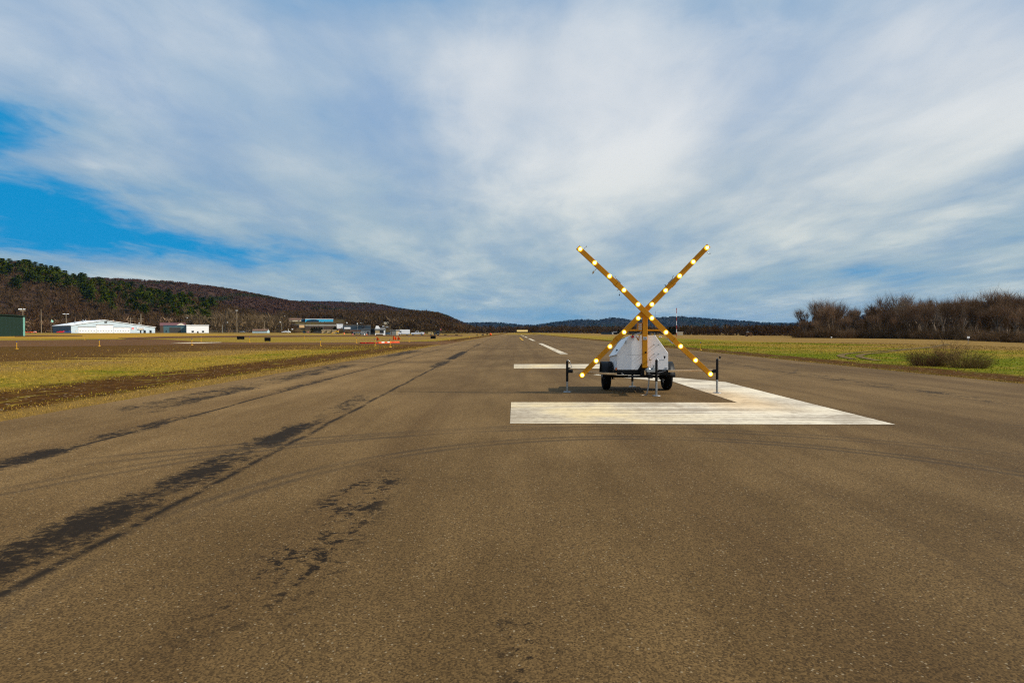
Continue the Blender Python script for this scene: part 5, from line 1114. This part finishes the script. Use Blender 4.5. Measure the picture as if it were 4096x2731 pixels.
# sheds along the apron
building('small_shed', 1210, 1221.5, 1322, 1336, 400, 5, 'little dark shed with a blue door, first of the shed row', 'dark_wall', 'dark_wall', 'shed', roofh=.2, doors=((1212.5, 1219, 1325, 1336, 'blue_door'),))
rt, al, zz, H, L0, L1 = building('small_shed', 1222, 1240, 1322, 1336, 398, 5, 'brown wooden shed with a small white notice, beside the blue door', 'shed_brown', 'shed_tan', 'shed', roofh=.2); MB().bb(al(1229.5), al(1232), -.1, -.01, zz(1330, 0), zz(1325, 0)).build('notice', M['flag_pink'], rt)
building('small_shed', 1252, 1284, 1321, 1336, 405, 7, 'wide blackish shed between the hedge conifers and tan sheds', 'dark_wall', 'dark_wall', 'shed', roofh=.3, win=((1265.5, 1268.5, 1324, 1326.5),), winm='grey_wall')
for a, b, lab in ((1285.5, 1301.5, 'tan ribbed shed, left of the three tan ones'), (1306.5, 1322, 'tan shed in the middle with a dark hatch at its foot'), (1328, 1344, 'tan shed on the right partly behind the yellow loader')):
    building('small_shed', a, b, 1320, 1336.5, 396, 6, lab, 'shed_tan', 'cream_wall', 'shed', roofh=.25, doors=((a + 3, a + 8, 1331, 1336.5),) if a == 1306.5 else ())
building('terminal', 1443, 1481, 1315.5, 1338.5, 330, 9, 'grey terminal hut with dark windows beside the white gabled canopy', 'grey_wall', 'grey_wall', 'building', roofh=.3, win=((1448.5, 1453, 1325, 1328.5), (1458.5, 1465, 1325, 1328.5)), doors=((1468.5, 1474.5, 1325.5, 1338.5),))
building('terminal_wing', 1405, 1443, 1320, 1338.5, 345, 8, 'low dark wing with a wide roof left of the grey terminal hut', 'dark_wall', 'brown_roof', 'building', roofh=.6, over=.8)
rt, al, zz, H, L0, L1 = building('white_gabled_canopy', 1500, 1541, 1314.5, 1338.5, 318, 7, 'white canopy building with a sloping white gable tower and dark opening', 'dark_wall', 'grey_roof', 'building', roofh=.75, doors=((1500.5, 1518, 1321, 1333.5, 'shed_tan'),))
MB().prism([(al(1500), H + .004), (al(1524.5), H + .004), (al(1519), H + .4), (al(1513), zz(1302.5, 0)), (al(1503), zz(1302.5, 0)), (al(1502.5), zz(1307, 0))], .2, 2.4).build('gable_tower', M['white_wall'], rt)
MB().bb(al(1523), al(1540.5), -.36, .6, H + .004, H + .26).build('roof_edge', M['white_roof'], rt)
MB().bb(al(1534.5), al(1540.5), -.35, -.02, .1, zz(1321.5, 0)).build('column', M['white_wall'], rt); MB().prism([(al(1499.5), .1), (al(1502.5), .1), (al(1504), zz(1335.5, 0)), (al(1530), zz(1335.5, 0)), (al(1533.5), .1), (al(1534.4), .1), (al(1534), zz(1333.2, 0)), (al(1499.5), zz(1333.2, 0))], -.5, -.08).build('base_beam', M['white_wall'], rt)
building('open_hangar', 1481, 1499.5, 1313, 1338.5, 335, 9, 'black fronted open hangar bay between the hut and the white gable', 'dark_wall', 'dark_wall', 'hangar', roofh=.4, doors=((1483, 1498, 1317, 1331, 'sign_black'),))
building('site_cabin', 1560, 1584, 1319.5, 1338.5, 312, 5, 'grey green site cabin with a dark slanted door left of the box van', 'pole_grey', 'steel', 'cabin', roofh=.2, doors=((1563.5, 1567.5, 1324.5, 1337.5, 'shed_brown'),))
building('cream_cabin', 1584.5, 1602, 1319.5, 1339, 306, 5, 'cream coloured cabin standing behind the box van', 'cream_wall', 'white_roof', 'cabin', roofh=.2)
building('far_storage_shed', 2068, 2110, 1320, 1330.5, 760, 12, 'yellow tan roofed shed just beyond the end of the runway', 'brown_wall', 'yellow_tan', 'shed', 'gable', 2.2)
building('low_blue_building', 2404, 2447, 1328, 1334.5, 480, 8, 'low dark blue building seen left of the amber cross', 'blue_grey', 'dark_blue', 'building', roofh=.3); building('low_white_hut', 2447.5, 2453, 1328, 1334.5, 478, 5, 'small white hut at the right end of the low blue building', 'white_wall', 'white_roof', 'hut', roofh=.2); building('white_roof_shelter', 2454, 2468, 1326, 1335, 470, 5, 'flat white roofed shelter between the blue building and dark conifer', 'dark_wall', 'white_roof', 'shelter', roofh=.35)
building('low_flatbed_hut', 2707, 2731, 1326.5, 1336.5, 430, 5, 'low tan hut with a pale flat roof right of the red and white mast', 'cream_wall', 'cream_trim', 'hut', roofh=.4)
# dumpster and small tanks
dm = empty('dumpster', at(1550.5, 1339, 320), 'blue grey waste container between the canopy and the cabins', 'container'); dm.location.z = gz(dm.location.x, 320); kk = 320 / F
MB().prism([(-9 * kk, .15), (9 * kk, .15), (9.6 * kk, 10 * kk), (-9.6 * kk, 10 * kk)], 0, 1.8).build('bin', M['blue_metal'] if 0 else mat_('bin_blue', (0.09, 0.15, 0.22)), dm); MB().bb(-9.7 * kk, 9.7 * kk, -.05, 1.85, 10 * kk + .003, 10 * kk + .12).build('rim', M['steel'], dm)
for s in (-1, 1): MB().cyl((s * 6 * kk, .3, .08), (s * 6 * kk, 1.5, .08), .09, .09, 8).build('roller', M['black'], dm)

# ------------------------------------------------------------------ vehicles and machines
def wheels(root, xs_, r, w_, yh):
    for x_ in xs_:
        for s in (-1, 1):
            wl = MB().lathe((x_, s * yh, r), (0, s, 0), [(-w_ / 2, r * .55), (-w_ / 2, r * .92), (-w_ * .3, r), (w_ * .3, r), (w_ / 2, r * .92), (w_ / 2, r * .6)], 18).build('wheel', M['rubber'], root); MB().lathe((x_, s * yh, r), (0, s, 0), [(w_ * .3, r * .6), (w_ * .42, r * .35), (w_ * .45, 0)], 12).build('rim', M['rim'], wl)
def place(px, ybase, D): q = at(px, ybase, D); q.z = gz(q.x, q.y); return q
def xz_body(root, name, poly, y0, y1, mat, bev=.05): return MB().prism(poly, y0, y1).build(name, M[mat], root, bev)
# box van: front towards -x
van = empty('box_van', place(1616, 1339.5, 296), 'white box van with a dark grille parked on the apron', 'van', R_(14)); sV = 5.8 / 5.8
xz_body(van, 'chassis', [(-2.6, .35), (2.9, .35), (2.9, .6), (-2.6, .6)], -.85, .85, 'black'); xz_body(van, 'cargo_box', [(-1.35, .62), (2.9, .62), (2.9, 2.85), (-2.0, 2.85), (-2.25, 2.6), (-2.1, 2.25), (-1.35, 2.2)], -1.05, 1.05, 'car_white', .06)
cb = xz_body(van, 'cab', [(-2.95, .55), (-1.36, .55), (-1.36, 2.18), (-1.95, 2.14), (-2.45, 1.45), (-2.95, 1.30)], -.95, .95, 'car_white', .06)
MB().prism([(-2.50, 1.50), (-2.02, 2.10), (-2.08, 2.14), (-2.56, 1.54)], -.82, .82).build('windscreen', M['glass'], cb)
for s in (-1, 1): MB().prism([(-2.25, 1.45), (-1.55, 1.45), (-1.55, 2.0), (-1.95, 2.0)], s * .955 - .01, s * .955 + .01).build('side_window', M['glass'], cb)
MB().bb(-3.0, -2.93, -.80, .80, .60, 1.12).build('grille', M['black'], cb); MB().bb(-3.08, -2.9, -.95, .95, .42, .58).build('bumper', M['black'], cb)
for s in (-1, 1): MB().bb(-3.02, -2.955, s * .86 - .1, s * .86 + .1, .85, 1.08).build('headlight', M['lamp_head'], cb)
wheels(van, (-2.25, 1.5), .38, .26, .86)
# crew cab utility truck
tk = empty('utility_truck', place(1671, 1340.5, 280), 'white crew cab utility truck with a dark grille behind the van', 'truck', R_(10))
xz_body(tk, 'chassis', [(-2.9, .42), (3.1, .42), (3.1, .62), (-2.9, .62)], -.8, .8, 'black')
cb = xz_body(tk, 'cab', [(-3.2, .62), (.55, .62), (.55, 1.95), (-.9, 1.98), (-1.55, 1.35), (-3.0, 1.22), (-3.2, 1.05)], -.95, .95, 'car_white', .06)
for s in (-1, 1):
    MB().prism([(-1.30, 1.36), (-.55, 1.36), (-.55, 1.84), (-.85, 1.84)], s * .955 - .01, s * .955 + .01).build('side_window', M['glass'], cb); MB().prism([(-.42, 1.36), (.38, 1.36), (.38, 1.84), (-.42, 1.84)], s * .955 - .01, s * .955 + .01).build('side_window', M['glass'], cb)
    MB().bb(-3.23, -3.15, s * .82 - .1, s * .82 + .1, .88, 1.06).build('headlight', M['lamp_head'], cb)
MB().bb(-3.24, -3.18, -.68, .68, .72, 1.04).build('grille', M['black'], cb); MB().prism([(-1.60, 1.40), (-1.0, 1.93), (-1.06, 1.96), (-1.66, 1.43)], -.82, .82).build('windscreen', M['glass'], cb)
bd = xz_body(tk, 'service_body', [(.70, .65), (3.1, .65), (3.1, 1.42), (.70, 1.42)], -1.0, 1.0, 'car_white', .04); MB().bb(1.5, 2.7, -.7, .7, 1.425, 1.75).build('tank', M['steel'], bd); MB().bb(1.3, 2.1, -1.02, -.99, .72, 1.2).build('locker_door', M['steel'], bd); MB().bb(3.12, 3.3, -.95, .95, .5, 1.3).build('tailgate', M['bar_red'], tk)
wheels(tk, (-2.25, 1.95), .42, .28, .84)
# tan compressor trailer
cm = empty('compressor_trailer', place(1722.5, 1341.5, 284), 'tan towed compressor on a single axle behind the truck', 'trailer', R_(6))
bd = xz_body(cm, 'housing', [(-1.15, .55), (1.15, .55), (1.15, 1.1), (1.05, 1.55), (-1.15, 1.55)], -.7, .7, 'tank_tan', .06); MB().bb(.1, .8, -.72, -.69, 1.15, 1.35).build('louvre', M['black'], bd); MB().bb(-1.0, 1.0, -.5, .5, .38, .55).build('frame', M['black'], cm); MB().bb(-2.1, -1.0, -.05, .05, .42, .52).build('drawbar', M['black'], cm)
wheels(cm, (.1,), .36, .24, .72)
# dark tractor with a rear box
tr = empty('tractor', place(1748, 1341, 286), 'dark blue tractor with a glazed cab and a yellow rear hopper', 'tractor', R_(8))
xz_body(tr, 'body', [(-1.5, .6), (.9, .6), (.9, 1.1), (-.2, 1.3), (-1.5, 1.15)], -.4, .4, 'dark_blue', .05); cb = xz_body(tr, 'cab', [(-.35, 1.2), (.95, 1.2), (.85, 2.35), (-.2, 2.35)], -.65, .65, 'dark_blue', .05)
MB().bb(-.15, .70, -.68, -.655, 1.4, 2.2).build('side_window', M['glass'], cb); MB().bb(-.15, .70, .655, .68, 1.4, 2.2).build('side_window', M['glass'], cb); MB().prism([(1.6, .9), (2.0, .35), (2.35, .9)], -.6, .6).build('hopper', M['machine_yellow'], tr); MB().bb(.9, 1.7, -.06, .06, .6, .72).build('hitch', M['black'], tr)
for x_, r in ((-1.15, .42), (.45, .66)):
    for s in (-1, 1):
        wl = MB().lathe((x_, s * .75, r), (0, s, 0), [(-.16, r * .5), (-.16, r * .9), (-.1, r), (.1, r), (.16, r * .9), (.16, r * .5)], 16).build('wheel', M['rubber'], tr); MB().lathe((x_, s * .75, r), (0, s, 0), [(.1, r * .5), (.13, 0)], 12).build('rim', M['rim'], wl)
flag(1760, 1313, 1341, 6, 9, 'pink orange flag on a tall staff above the dark tractor', 2, 'flag_pink', 288, 'faded flags on machines'); flag(1354, 1317, 1338, 5, 8, 'pink flag on a staff beside the yellow loader', 1, 'flag_pink', 392, 'faded flags on machines')
for o in COL.objects:
    if o.name.startswith('warning_flag') and o.get('group') == 'faded flags on machines': o.location.z = gz(o.location.x, o.location.y)
# yellow loader
ld = empty('loader', place(1342, 1338, 388), 'yellow loader with a long sloping arm parked by the tan sheds', 'loader', R_(10)); kk = 388 / F
xz_body(ld, 'body', [(2 * kk, .5), (13 * kk, .5), (13 * kk, 10 * kk), (9 * kk, 12.5 * kk), (3 * kk, 10 * kk)], -.8, .8, 'machine_yellow', .06); MB().prism([(-13 * kk, .3), (-11.5 * kk, .25), (4 * kk, 9.5 * kk), (10 * kk, 11.5 * kk), (9 * kk, 13 * kk), (1 * kk, 11 * kk)], -1.0, -.82).build('lift_arm', M['machine_yellow'], ld); MB().prism([(-13 * kk, .3), (-11.5 * kk, .25), (4 * kk, 9.5 * kk), (10 * kk, 11.5 * kk), (9 * kk, 13 * kk), (1 * kk, 11 * kk)], .82, 1.0).build('lift_arm', M['machine_yellow'], ld)
MB().prism([(-15 * kk, .1), (-11 * kk, .1), (-11 * kk, 5 * kk), (-12 * kk, 5 * kk)], -1.1, 1.1).build('bucket', M['machine_yellow'], ld); wheels(ld, (4 * kk, 11 * kk), .55, .4, .9)
# cars by the hangar
def car(px, ybase, D, yawd, mat, lab, L=4.4):
    rt = empty('parked_car', place(px, ybase, D), lab, 'car', yawd); h = L / 2
    xz_body(rt, 'body', [(-h, .35), (h, .35), (h, .85), (h * .75, .95), (-h * .55, .98), (-h, .8)], -.85, .85, mat, .08); cb = xz_body(rt, 'cabin', [(-h * .55, .985), (h * .72, .985), (h * .45, 1.48), (-h * .22, 1.48)], -.72, .72, mat, .06)
    for s in (-1, 1): MB().prism([(-h * .40, 1.03), (h * .55, 1.03), (h * .38, 1.40), (-h * .18, 1.40)], s * .73 - .01, s * .73 + .01).build('side_window', M['glass'], cb)
    for s in (-1, 1): MB().bb(-h - .03, -h + .05, s * .6 - .15, s * .6 + .15, .6, .75).build('headlight', M['lamp_head'], rt)
    wheels(rt, (-h * .62, h * .6), .33, .22, .76); return rt
car(246, 1331.5, 385, R_(25), 'car_red', 'bright red car parked against the dark side of the hangar', 5.0); car(270, 1331.5, 380, R_(35), 'car_blue', 'dark blue car at the front corner of the hangar', 4.2)
car(1139, 1336, 420, R_(5), 'car_white', 'white car parked below the slope, left of two', 4.0); car(1150, 1336, 418, R_(5), 'car_white', 'white car parked below the slope, nearer the shed row', 4.0); car(669 + 300, 1331, 470, R_(5), 'steel', 'grey car behind the wire fence beside the tall dark pole', 4.0)
rt = empty('equipment_trailer', place(117, 1332.5, 330), 'long flat orange trailer lying between the green shed and hangar', 'trailer', R_(15)); MB().bb(-1.6, 1.3, -.8, .8, .35, .75).build('deck', M['bar_orange'], rt, .05); MB().prism([(-1.6, .55), (-1.6, .7), (-2.6, .95), (-2.6, .85)], -.1, .1).build('drawbar', M['bar_white'], rt); wheels(rt, (.2,), .3, .2, .82)
rt = empty('work_cart', place(140, 1332.5, 330), 'small pale orange cart beside the long orange trailer', 'cart', R_(15)); MB().bb(-.7, .6, -.5, .5, .3, .85).build('body', M['flag_pink'], rt, .05); MB().bb(-.5, .4, -.4, .4, .853, 1.05).build('load', M['bar_white'], rt, .03); wheels(rt, (.0,), .26, .16, .5)
def barrel(px, ybase, D, mat, lab, rr=.3, hh=.9):
    rt = empty('traffic_drum', place(px, ybase, D), lab, 'drum', 0, 'small bright drums on the apron'); MB().lathe((0, 0, 0), (0, 0, 1), [(0, rr * 1.1), (.08, rr * 1.1), (.1, rr), (hh * .95, rr * .8), (hh, rr * .5), (hh, 0)], 12).build('drum', M[mat], rt); MB().lathe((0, 0, 0), (0, 0, 1), [(hh * .45, rr * .95 + .02), (hh * .6, rr * .91 + .02)], 12).build('band', M['bar_white'], rt)
barrel(1376.5, 1338, 370, 'cloth_orange', 'orange drum on the apron right of the yellow loader', .35, .9); barrel(1411, 1338.5, 335, 'car_red', 'red drum in front of the low dark terminal wing', .3, .75); barrel(1467, 1338.5, 322, 'cloth_orange', 'orange drum before the door of the grey terminal hut', .25, .7); barrel(1458, 1338.5, 322, 'bar_white', 'white drum under the grey hut windows', .28, .7)
rt = empty('barrier_gate', place(1439, 1338.5, 326), 'long white gate bar in front of the grey terminal hut', 'gate', R_(4)); kk = 326 / F
MB().bb(-27 * kk, 27 * kk, -.06, .06, 9.5 * kk, 11 * kk).build('bar', M['white_wall'], rt)
for s in (-24, -6, 10, 26): MB().bb(s * kk - .06, s * kk + .06, -.055, .055, -.1, 9.4 * kk).build('post', M['steel'], rt)
rt = empty('flatbed_cart', place(1430, 1338.5, 328), 'low brown cart parked under the white gate bar', 'cart'); MB().bb(-9 * kk, 9 * kk, -.1, .7, .45, 6 * kk).build('deck', M['tank_tan'], rt, .03); wheels(rt, (-6 * kk, 6 * kk), .25, .15, .6)
for px, D, lab in ((1908, 260, 'yellow and black striped machine far along the left runway edge'), (1930.5, 262, 'small brown machine left of the red ball marker')):
    rt = empty('small_machine', place(px, 1338, D), lab, 'machine', R_(10)); MB().prism([(-.5, .2), (.45, .2), (.6, .75), (.1, .8), (-.35, .5)], -.35, .35).build('body', M['machine_yellow' if px < 1920 else 'wood_brown'], rt, .04); MB().prism([(-.15, .25), (.15, .25), (.3, .7), (0, .7)], -.37, .37).build('stripe', M['black'], rt); wheels(rt, (-.3, .35), .18, .12, .38)
rt = empty('ball_marker', place(1962, 1339.5, 270), 'bright red orange ball beside the far runway edge', 'marker'); MB().sphere((0, 0, .55), .55, 16, 10).build('ball', M['cloth_orange'], rt); MB().cyl((0, 0, 0), (0, 0, .1), .35, .35, 12).build('stand', M['black'], rt)
for px, D, lab in ((1781, 290, 'dark tyre lying on the apron right of the tractor'), (1826, 292, 'dark tyre lying farther right at the apron edge')):
    rt = empty('loose_tyre', place(px, 1340, D), lab, 'tyre', 0, 'loose tyres near the apron'); MB().torus((0, 0, .18), (0, 0, 1), .55, .18, 18, 8).build('tyre', M['rubber'], rt); MB().lathe((0, 0, .18), (0, 0, 1), [(-.1, .38), (.1, .38)], 14).build('rim', M['steel'], rt)

# ------------------------------------------------------------------ poles, masts and signs
def pole(px, ytop, ybase, D, lab, mat='wood_pole', r=.16, arms=(), lamps=(), cat='pole', name='utility_pole', trafo=None, grp=None):
    x = (px - VPX) / F * D; z0 = gz(x, D); k = D / F; H = CAMH + (HOR - ytop) * k - z0; rt = empty(name, (x, D, z0), lab, cat, frame_at(px, D)[0], grp)
    MB().cyl((0, 0, -.3), (0, 0, H), r, r * .7, 8).build('post', M[mat], rt)
    for dz_, half in arms: MB().bb(-half, half, -.22, -.10, H - dz_ - .1, H - dz_ + .1).build('crossarm', M[mat], rt)
    for dx_, dz_, w_, h_ in lamps:
        if abs(dx_) > .5: MB().tube([(0, 0, H - dz_ - .6), (dx_ * .5, 0, H - dz_ - .05), (dx_, 0, H - dz_)], .06, 6).build('bracket', M['steel'], rt)
        MB().bb(dx_ - w_ / 2, dx_ + w_ / 2, -.25, .25, H - dz_ - h_ / 2, H - dz_ + h_ / 2).build('lamp_head', M['lamp_head'], rt, .04)
    if trafo: MB().cyl((trafo[0], -.2, H - trafo[1] - 1.0), (trafo[0], -.2, H - trafo[1]), .3, .3, 10).build('transformer', M['lamp_head'], rt)
    return rt
pole(84, 1235, 1340, 260, 'floodlight pole rising behind the green shed', 'wood_pole', .18, ((.9, 1.0),), ((-.9, .15, 1.3, .5), (.45, .15, .9, .4)), 'light pole', 'light_pole')
pole(157.5, 1236, 1331, 380, 'slim bare pole in front of the brown wood left of the hangar', 'wood_pole', .2)
pole(258, 1255, 1331, 420, 'light pole with two lamps rising behind the hangar roof', 'wood_pole', .22, ((.9, .1),), ((-1.1, .1, 1.6, .35), (1.0, .1, 1.4, .35)), 'light pole', 'light_pole')
rt = pole(197, 1280, 1331, 400, 'flagpole with a pale green flag at the left end of the hangar', 'wood_pole', .12, (), (), 'flagpole', 'flagpole'); MB().prism([(.1, 7.6), (.2, 9.3), (1.35, 8.5), (1.15, 7.2)], -.03, .03).build('flag', M['flag_mint'], rt)
pole(518, 1269, 1331, 470, 'thin utility pole with three crossarms behind the right end of the hangar', 'wood_pole', .22, ((1.0, 1.8), (3.0, 2.0)), (), 'pole', 'utility_pole', (.9, 5.0))
pole(559.5, 1255, 1331, 470, 'taller utility pole with a white transformer behind the hangar', 'wood_pole', .32, ((4.2, 2.1), (5.6, 1.6)), (), 'pole', 'utility_pole', (-1.3, 7.0))
pole(746, 1270, 1330, 540, 'faint lamp pole above the roof of the teal garage', 'pole_dark', .12, (), ((0, .1, 1.0, .5),), 'light pole', 'light_pole'); pole(737.5, 1283.5, 1330, 520, 'short tee topped pole behind the white building', 'pole_dark', .1, ((.1, 1.9),))
pole(887, 1299.5, 1333, 470, 'short grey pole at the wire fence left of the tall dark pole', 'pole_grey', .2); pole(898.5, 1244.5, 1331, 480, 'tall dark pole with one white lamp before the tan thicket', 'pole_dark', .28, (), ((1.7, 9.2, .8, .5),), 'light pole', 'light_pole')
pole(911, 1315, 1333, 470, 'short wooden post at the wire fence right of the dark pole', 'wood_brown', .18); pole(945, 1241, 1333.5, 455, 'tall wooden light pole with a flat tee top before the tan thicket', 'wood_pole', .26, (), ((0, .1, 1.7, .35),), 'light pole', 'light_pole')
pole(1055.5, 1284, 1334, 460, 'pole with a tee top rising behind the small pale blue shed', 'wood_pole', .2, ((.2, 1.2),)); pole(1117, 1285, 1336, 470, 'dark pole carrying a small white transformer left of the town slope', 'pole_dark', .22, (), (), 'pole', 'utility_pole', (.3, .1)); pole(1125.5, 1287, 1336, 468, 'thinner pole right beside the dark transformer pole', 'pole_grey', .14)
pole(1126.5, 1260, 1283, 700, 'lamp pole up on the slope left of the cream building', 'pole_grey', .18, ((1, .4),), ((3.2, 1.2, 1.2, .6),), 'light pole', 'light_pole'); pole(1151.5, 1315, 1335, 420, 'short pale post at the left end of the shed row', 'cream_trim', .18)
pole(1194, 1289, 1314, 630, 'thin pole in front of the tan block', 'wood_pole', .16); pole(1219, 1275, 1308, 590, 'dark pole standing at the left end of the long brown workshop', 'pole_dark', .28); pole(1291, 1291, 1318, 560, 'slim grey pole before the middle of the long brown workshop', 'pole_grey', .14)
pole(1387, 1287, 1312, 540, 'pole with a white box at its top above the white shelter', 'pole_grey', .14, (), ((0, .9, 1.0, 1.0),), 'light pole', 'light_pole'); pole(1428.5, 1292, 1324, 400, 'slender pole with a white lamp box above the terminal wing', 'pole_grey', .12, (), ((0, .45, .55, 1.0),), 'light pole', 'light_pole')
pole(1454.5, 1255, 1330, 390, 'tall dark pole with a curved street lamp arm above the terminal', 'pole_dark', .24, (), ((-1.9, 6.2, .6, .25),), 'street lamp', 'street_lamp'); pole(1168, 1315, 1335, 440, 'green topped post among bushes left of the shed row', 'pole_dark', .12, (), ((0, .3, 1.1, .8),), 'post', 'sign_post')
pole(2620, 1244, 1268, 3000, 'thin far tower on the crest of the blue ridge', 'steel', 1.3, ((2, 2.5), (6, 1.5)), (), 'tower', 'radio_tower')
x, D = (2705 - VPX) / F * 205, 205; z0 = gz(x, D); kk = D / F; ms = empty('striped_mast', (x, D, z0), 'tall thin red and white banded mast right of the trailer', 'mast')
ybands = [1228, 1233, 1239, 1253, 1269, 1284, 1300, 1316, 1331, 1346.5]; cols = ['steel', 'mast_red', 'mast_red', 'white_wall', 'mast_red', 'white_wall', 'mast_red', 'white_wall', 'mast_red']
for i, c_ in enumerate(cols): MB().cyl((0, 0, max(CAMH + (HOR - ybands[i + 1]) * kk - z0, 0)), (0, 0, CAMH + (HOR - ybands[i]) * kk - z0 - .004), .10 if i > 1 else (.03 if i == 0 else .14), .085 if i > 1 else (.02 if i == 0 else .14), 10).build('tip' if i == 0 else 'band', M[c_], ms)
x, D = (2994 - VPX) / F * 300, 300; z0 = gz(x, D); kk = D / F; hs_ = empty('weather_station', (x, D, z0), 'brown timber platform with a small instrument mast in front of the far wood', 'platform')
MB().bb(-5 * kk, 11 * kk, 0, 1.8, 13.5 * kk, 15.5 * kk).build('deck', M['wood_brown'], hs_)
for s in (-4.5, 10.5): MB().bb(s * kk - .09, s * kk + .09, .05, .25, -.3, 13.4 * kk).build('leg', M['wood_brown'], hs_); MB().bb(s * kk - .09, s * kk + .09, 1.55, 1.75, -.3, 13.4 * kk).build('leg', M['wood_brown'], hs_)
for s in (-1, 1): MB().tube([(3 * kk - s * 7 * kk, .0, .2), (3 * kk + s * 7 * kk, .0, 13 * kk)], .07, 6).build('brace', M['wood_brown'], hs_)
MB().prism([(-11 * kk, -.2), (-5.2 * kk, -.2), (-5.2 * kk, 12 * kk)], .2, 1.6).build('stair', M['wood_brown'], hs_); MB().bb(-8 * kk, 1 * kk, .3, 1.5, 16 * kk, 17.2 * kk).build('instrument_box', M['lamp_head'], hs_); MB().cyl((-2 * kk, .9, 15.5 * kk), (-2 * kk, .9, 31 * kk), .06, .04, 6).build('instrument_mast', M['steel'], hs_)
def small_sign(px, y0, y1, wpx, D, lab):
    q = place(px, y1, D); kk = D / F; rt = empty('small_sign', q, lab, 'sign'); zt = CAMH + (HOR - y0) * kk - q.z; zb = CAMH + (HOR - y1) * kk - q.z
    MB().bb(-wpx * kk / 2, wpx * kk / 2, -.02, .02, zb, zt).build('panel', M['white_wall'], rt); MB().cyl((0, .05, -.1), (0, .05, zt - .05), .04, .04, 6).build('post', M['steel'], rt)
small_sign(3873.5, 1345, 1352.5, 10, 92, 'small white sign standing before the brush at right'); small_sign(3326, 1346, 1351, 5, 190, 'tiny white sign at the left end of the right hand wood')
rt = empty('white_box', place(2641, 1346.5, 195), 'little white box lying in the grass behind the trailer', 'box'); MB().prism([(-.45, 0), (.45, 0), (.38, .32), (-.3, .38)], -.3, .3).build('case', M['white_wall'], rt, .03); MB().bb(-.2, .2, -.33, -.301, .1, .2).build('label_plate', M['ink'], rt)
# wire fence along the bank
fn = empty('wire_fence', (0, 0, 0), 'low wire fence with thin posts along the bank right of the white building', 'fence')
fpx = [834 + i * 13 for i in range(14)]; FP = [Vector(((u - VPX) / F * 478, 478, gz((u - VPX) / F * 478, 478))) for u in fpx]
for q in FP: MB().cyl(q, q + Vector((0, 0, 2.2)), .06, .06, 6).build('post', M['pole_dark'], fn)
wr = MB()
for h in (.3, .7, 1.1, 1.5, 1.9, 2.15): wr.tube([q + Vector((0, 0, h)) for q in FP], .025, 4)
wr.build('wire', M['steel'], fn)
# conifers planted behind the sheds
CN = [tri_mesh('conifer', pine(60 + s, 420, .30) * np.array([1, 1, 1]) * 6.0, M['needle_dark']) for s in range(3)]
for i, (px, ytop, D, wv_, lab) in enumerate(((1246, 1309, 415, 1.1, 'dark clipped conifer at the left end of the hedge behind the sheds'), (1256, 1307, 416, 1.1, 'second dark conifer of the hedge behind the blackish shed'), (1265.5, 1308, 417, 1.0, 'third dark conifer of the hedge above the blackish shed'), (1276, 1307, 416, 1.1, 'fourth dark conifer of the hedge, widest crown'), (1286, 1308.5, 416, 1.0, 'last dark conifer of the hedge above the tan sheds'),
                                           (1340, 1305, 410, 1.15, 'single tall dark conifer behind the yellow loader'), (1333, 1310, 412, .9, 'smaller dark conifer at the left of the tall single one'), (2474, 1316, 465, 1.2, 'dark round conifer left of the amber cross'), (2679, 1305, 470, 1.2, 'dark conifer left of the red and white mast'), (2694, 1304, 472, 1.2, 'dark conifer touching the red and white mast'))):
    x = (px - VPX) / F * D; z0 = gz(x, D); H = CAMH + (HOR - ytop) / F * D - z0; o = link('conifer', CN[i % 3]); o.location = (x, D, z0 - .9); s = (H + .9) / 6; o.scale = (s * wv_, s * wv_, s); tag(o, lab, 'conifer')
rnd = random.Random(77)
for i, (px, py, lab) in enumerate(((1130, 1332, 'brown leafless bush left of the shed row'), (1172, 1332, 'brown leafless bush behind the white cars'), (1190, 1331, 'brown bush left of the little dark shed'), (1360, 1334, 'brown bush right of the yellow loader'), (1385, 1333, 'wide brown bush left of the terminal wing'), (1398, 1334, 'brown bush touching the terminal wing'))):
    x = (px - VPX) / F * 440; o = link('bush', SH[i % 4]); o.location = (x, 440, gz(x, 440)); o.scale = (.8, .8, .75); tag(o, lab, 'shrub')
# ------------------------------------------------------------------ haze in the valley air
hm = bpy.data.materials.new('haze'); hm.use_nodes = True; t = NT(hm.node_tree); o_ = t.n('ShaderNodeOutputMaterial'); pv = t.n('ShaderNodeVolumePrincipled')
pv.inputs['Color'].default_value = (0.18, 0.48, 0.95, 1); pv.inputs['Density'].default_value = 1.7e-5; pv.inputs['Anisotropy'].default_value = 0.0
t.l(pv.outputs[0], o_.inputs['Volume'])
zlow = min(v.co.z for o in COL.objects if o.get('kind') == 'structure' and o.type == 'MESH' for v in o.data.vertices) - 1.0
hz_ = MB().bb(-9500, 9500, -600, 12500, zlow, 420).build('haze', hm); tag(hz_, kind='stuff')
#@@PART3
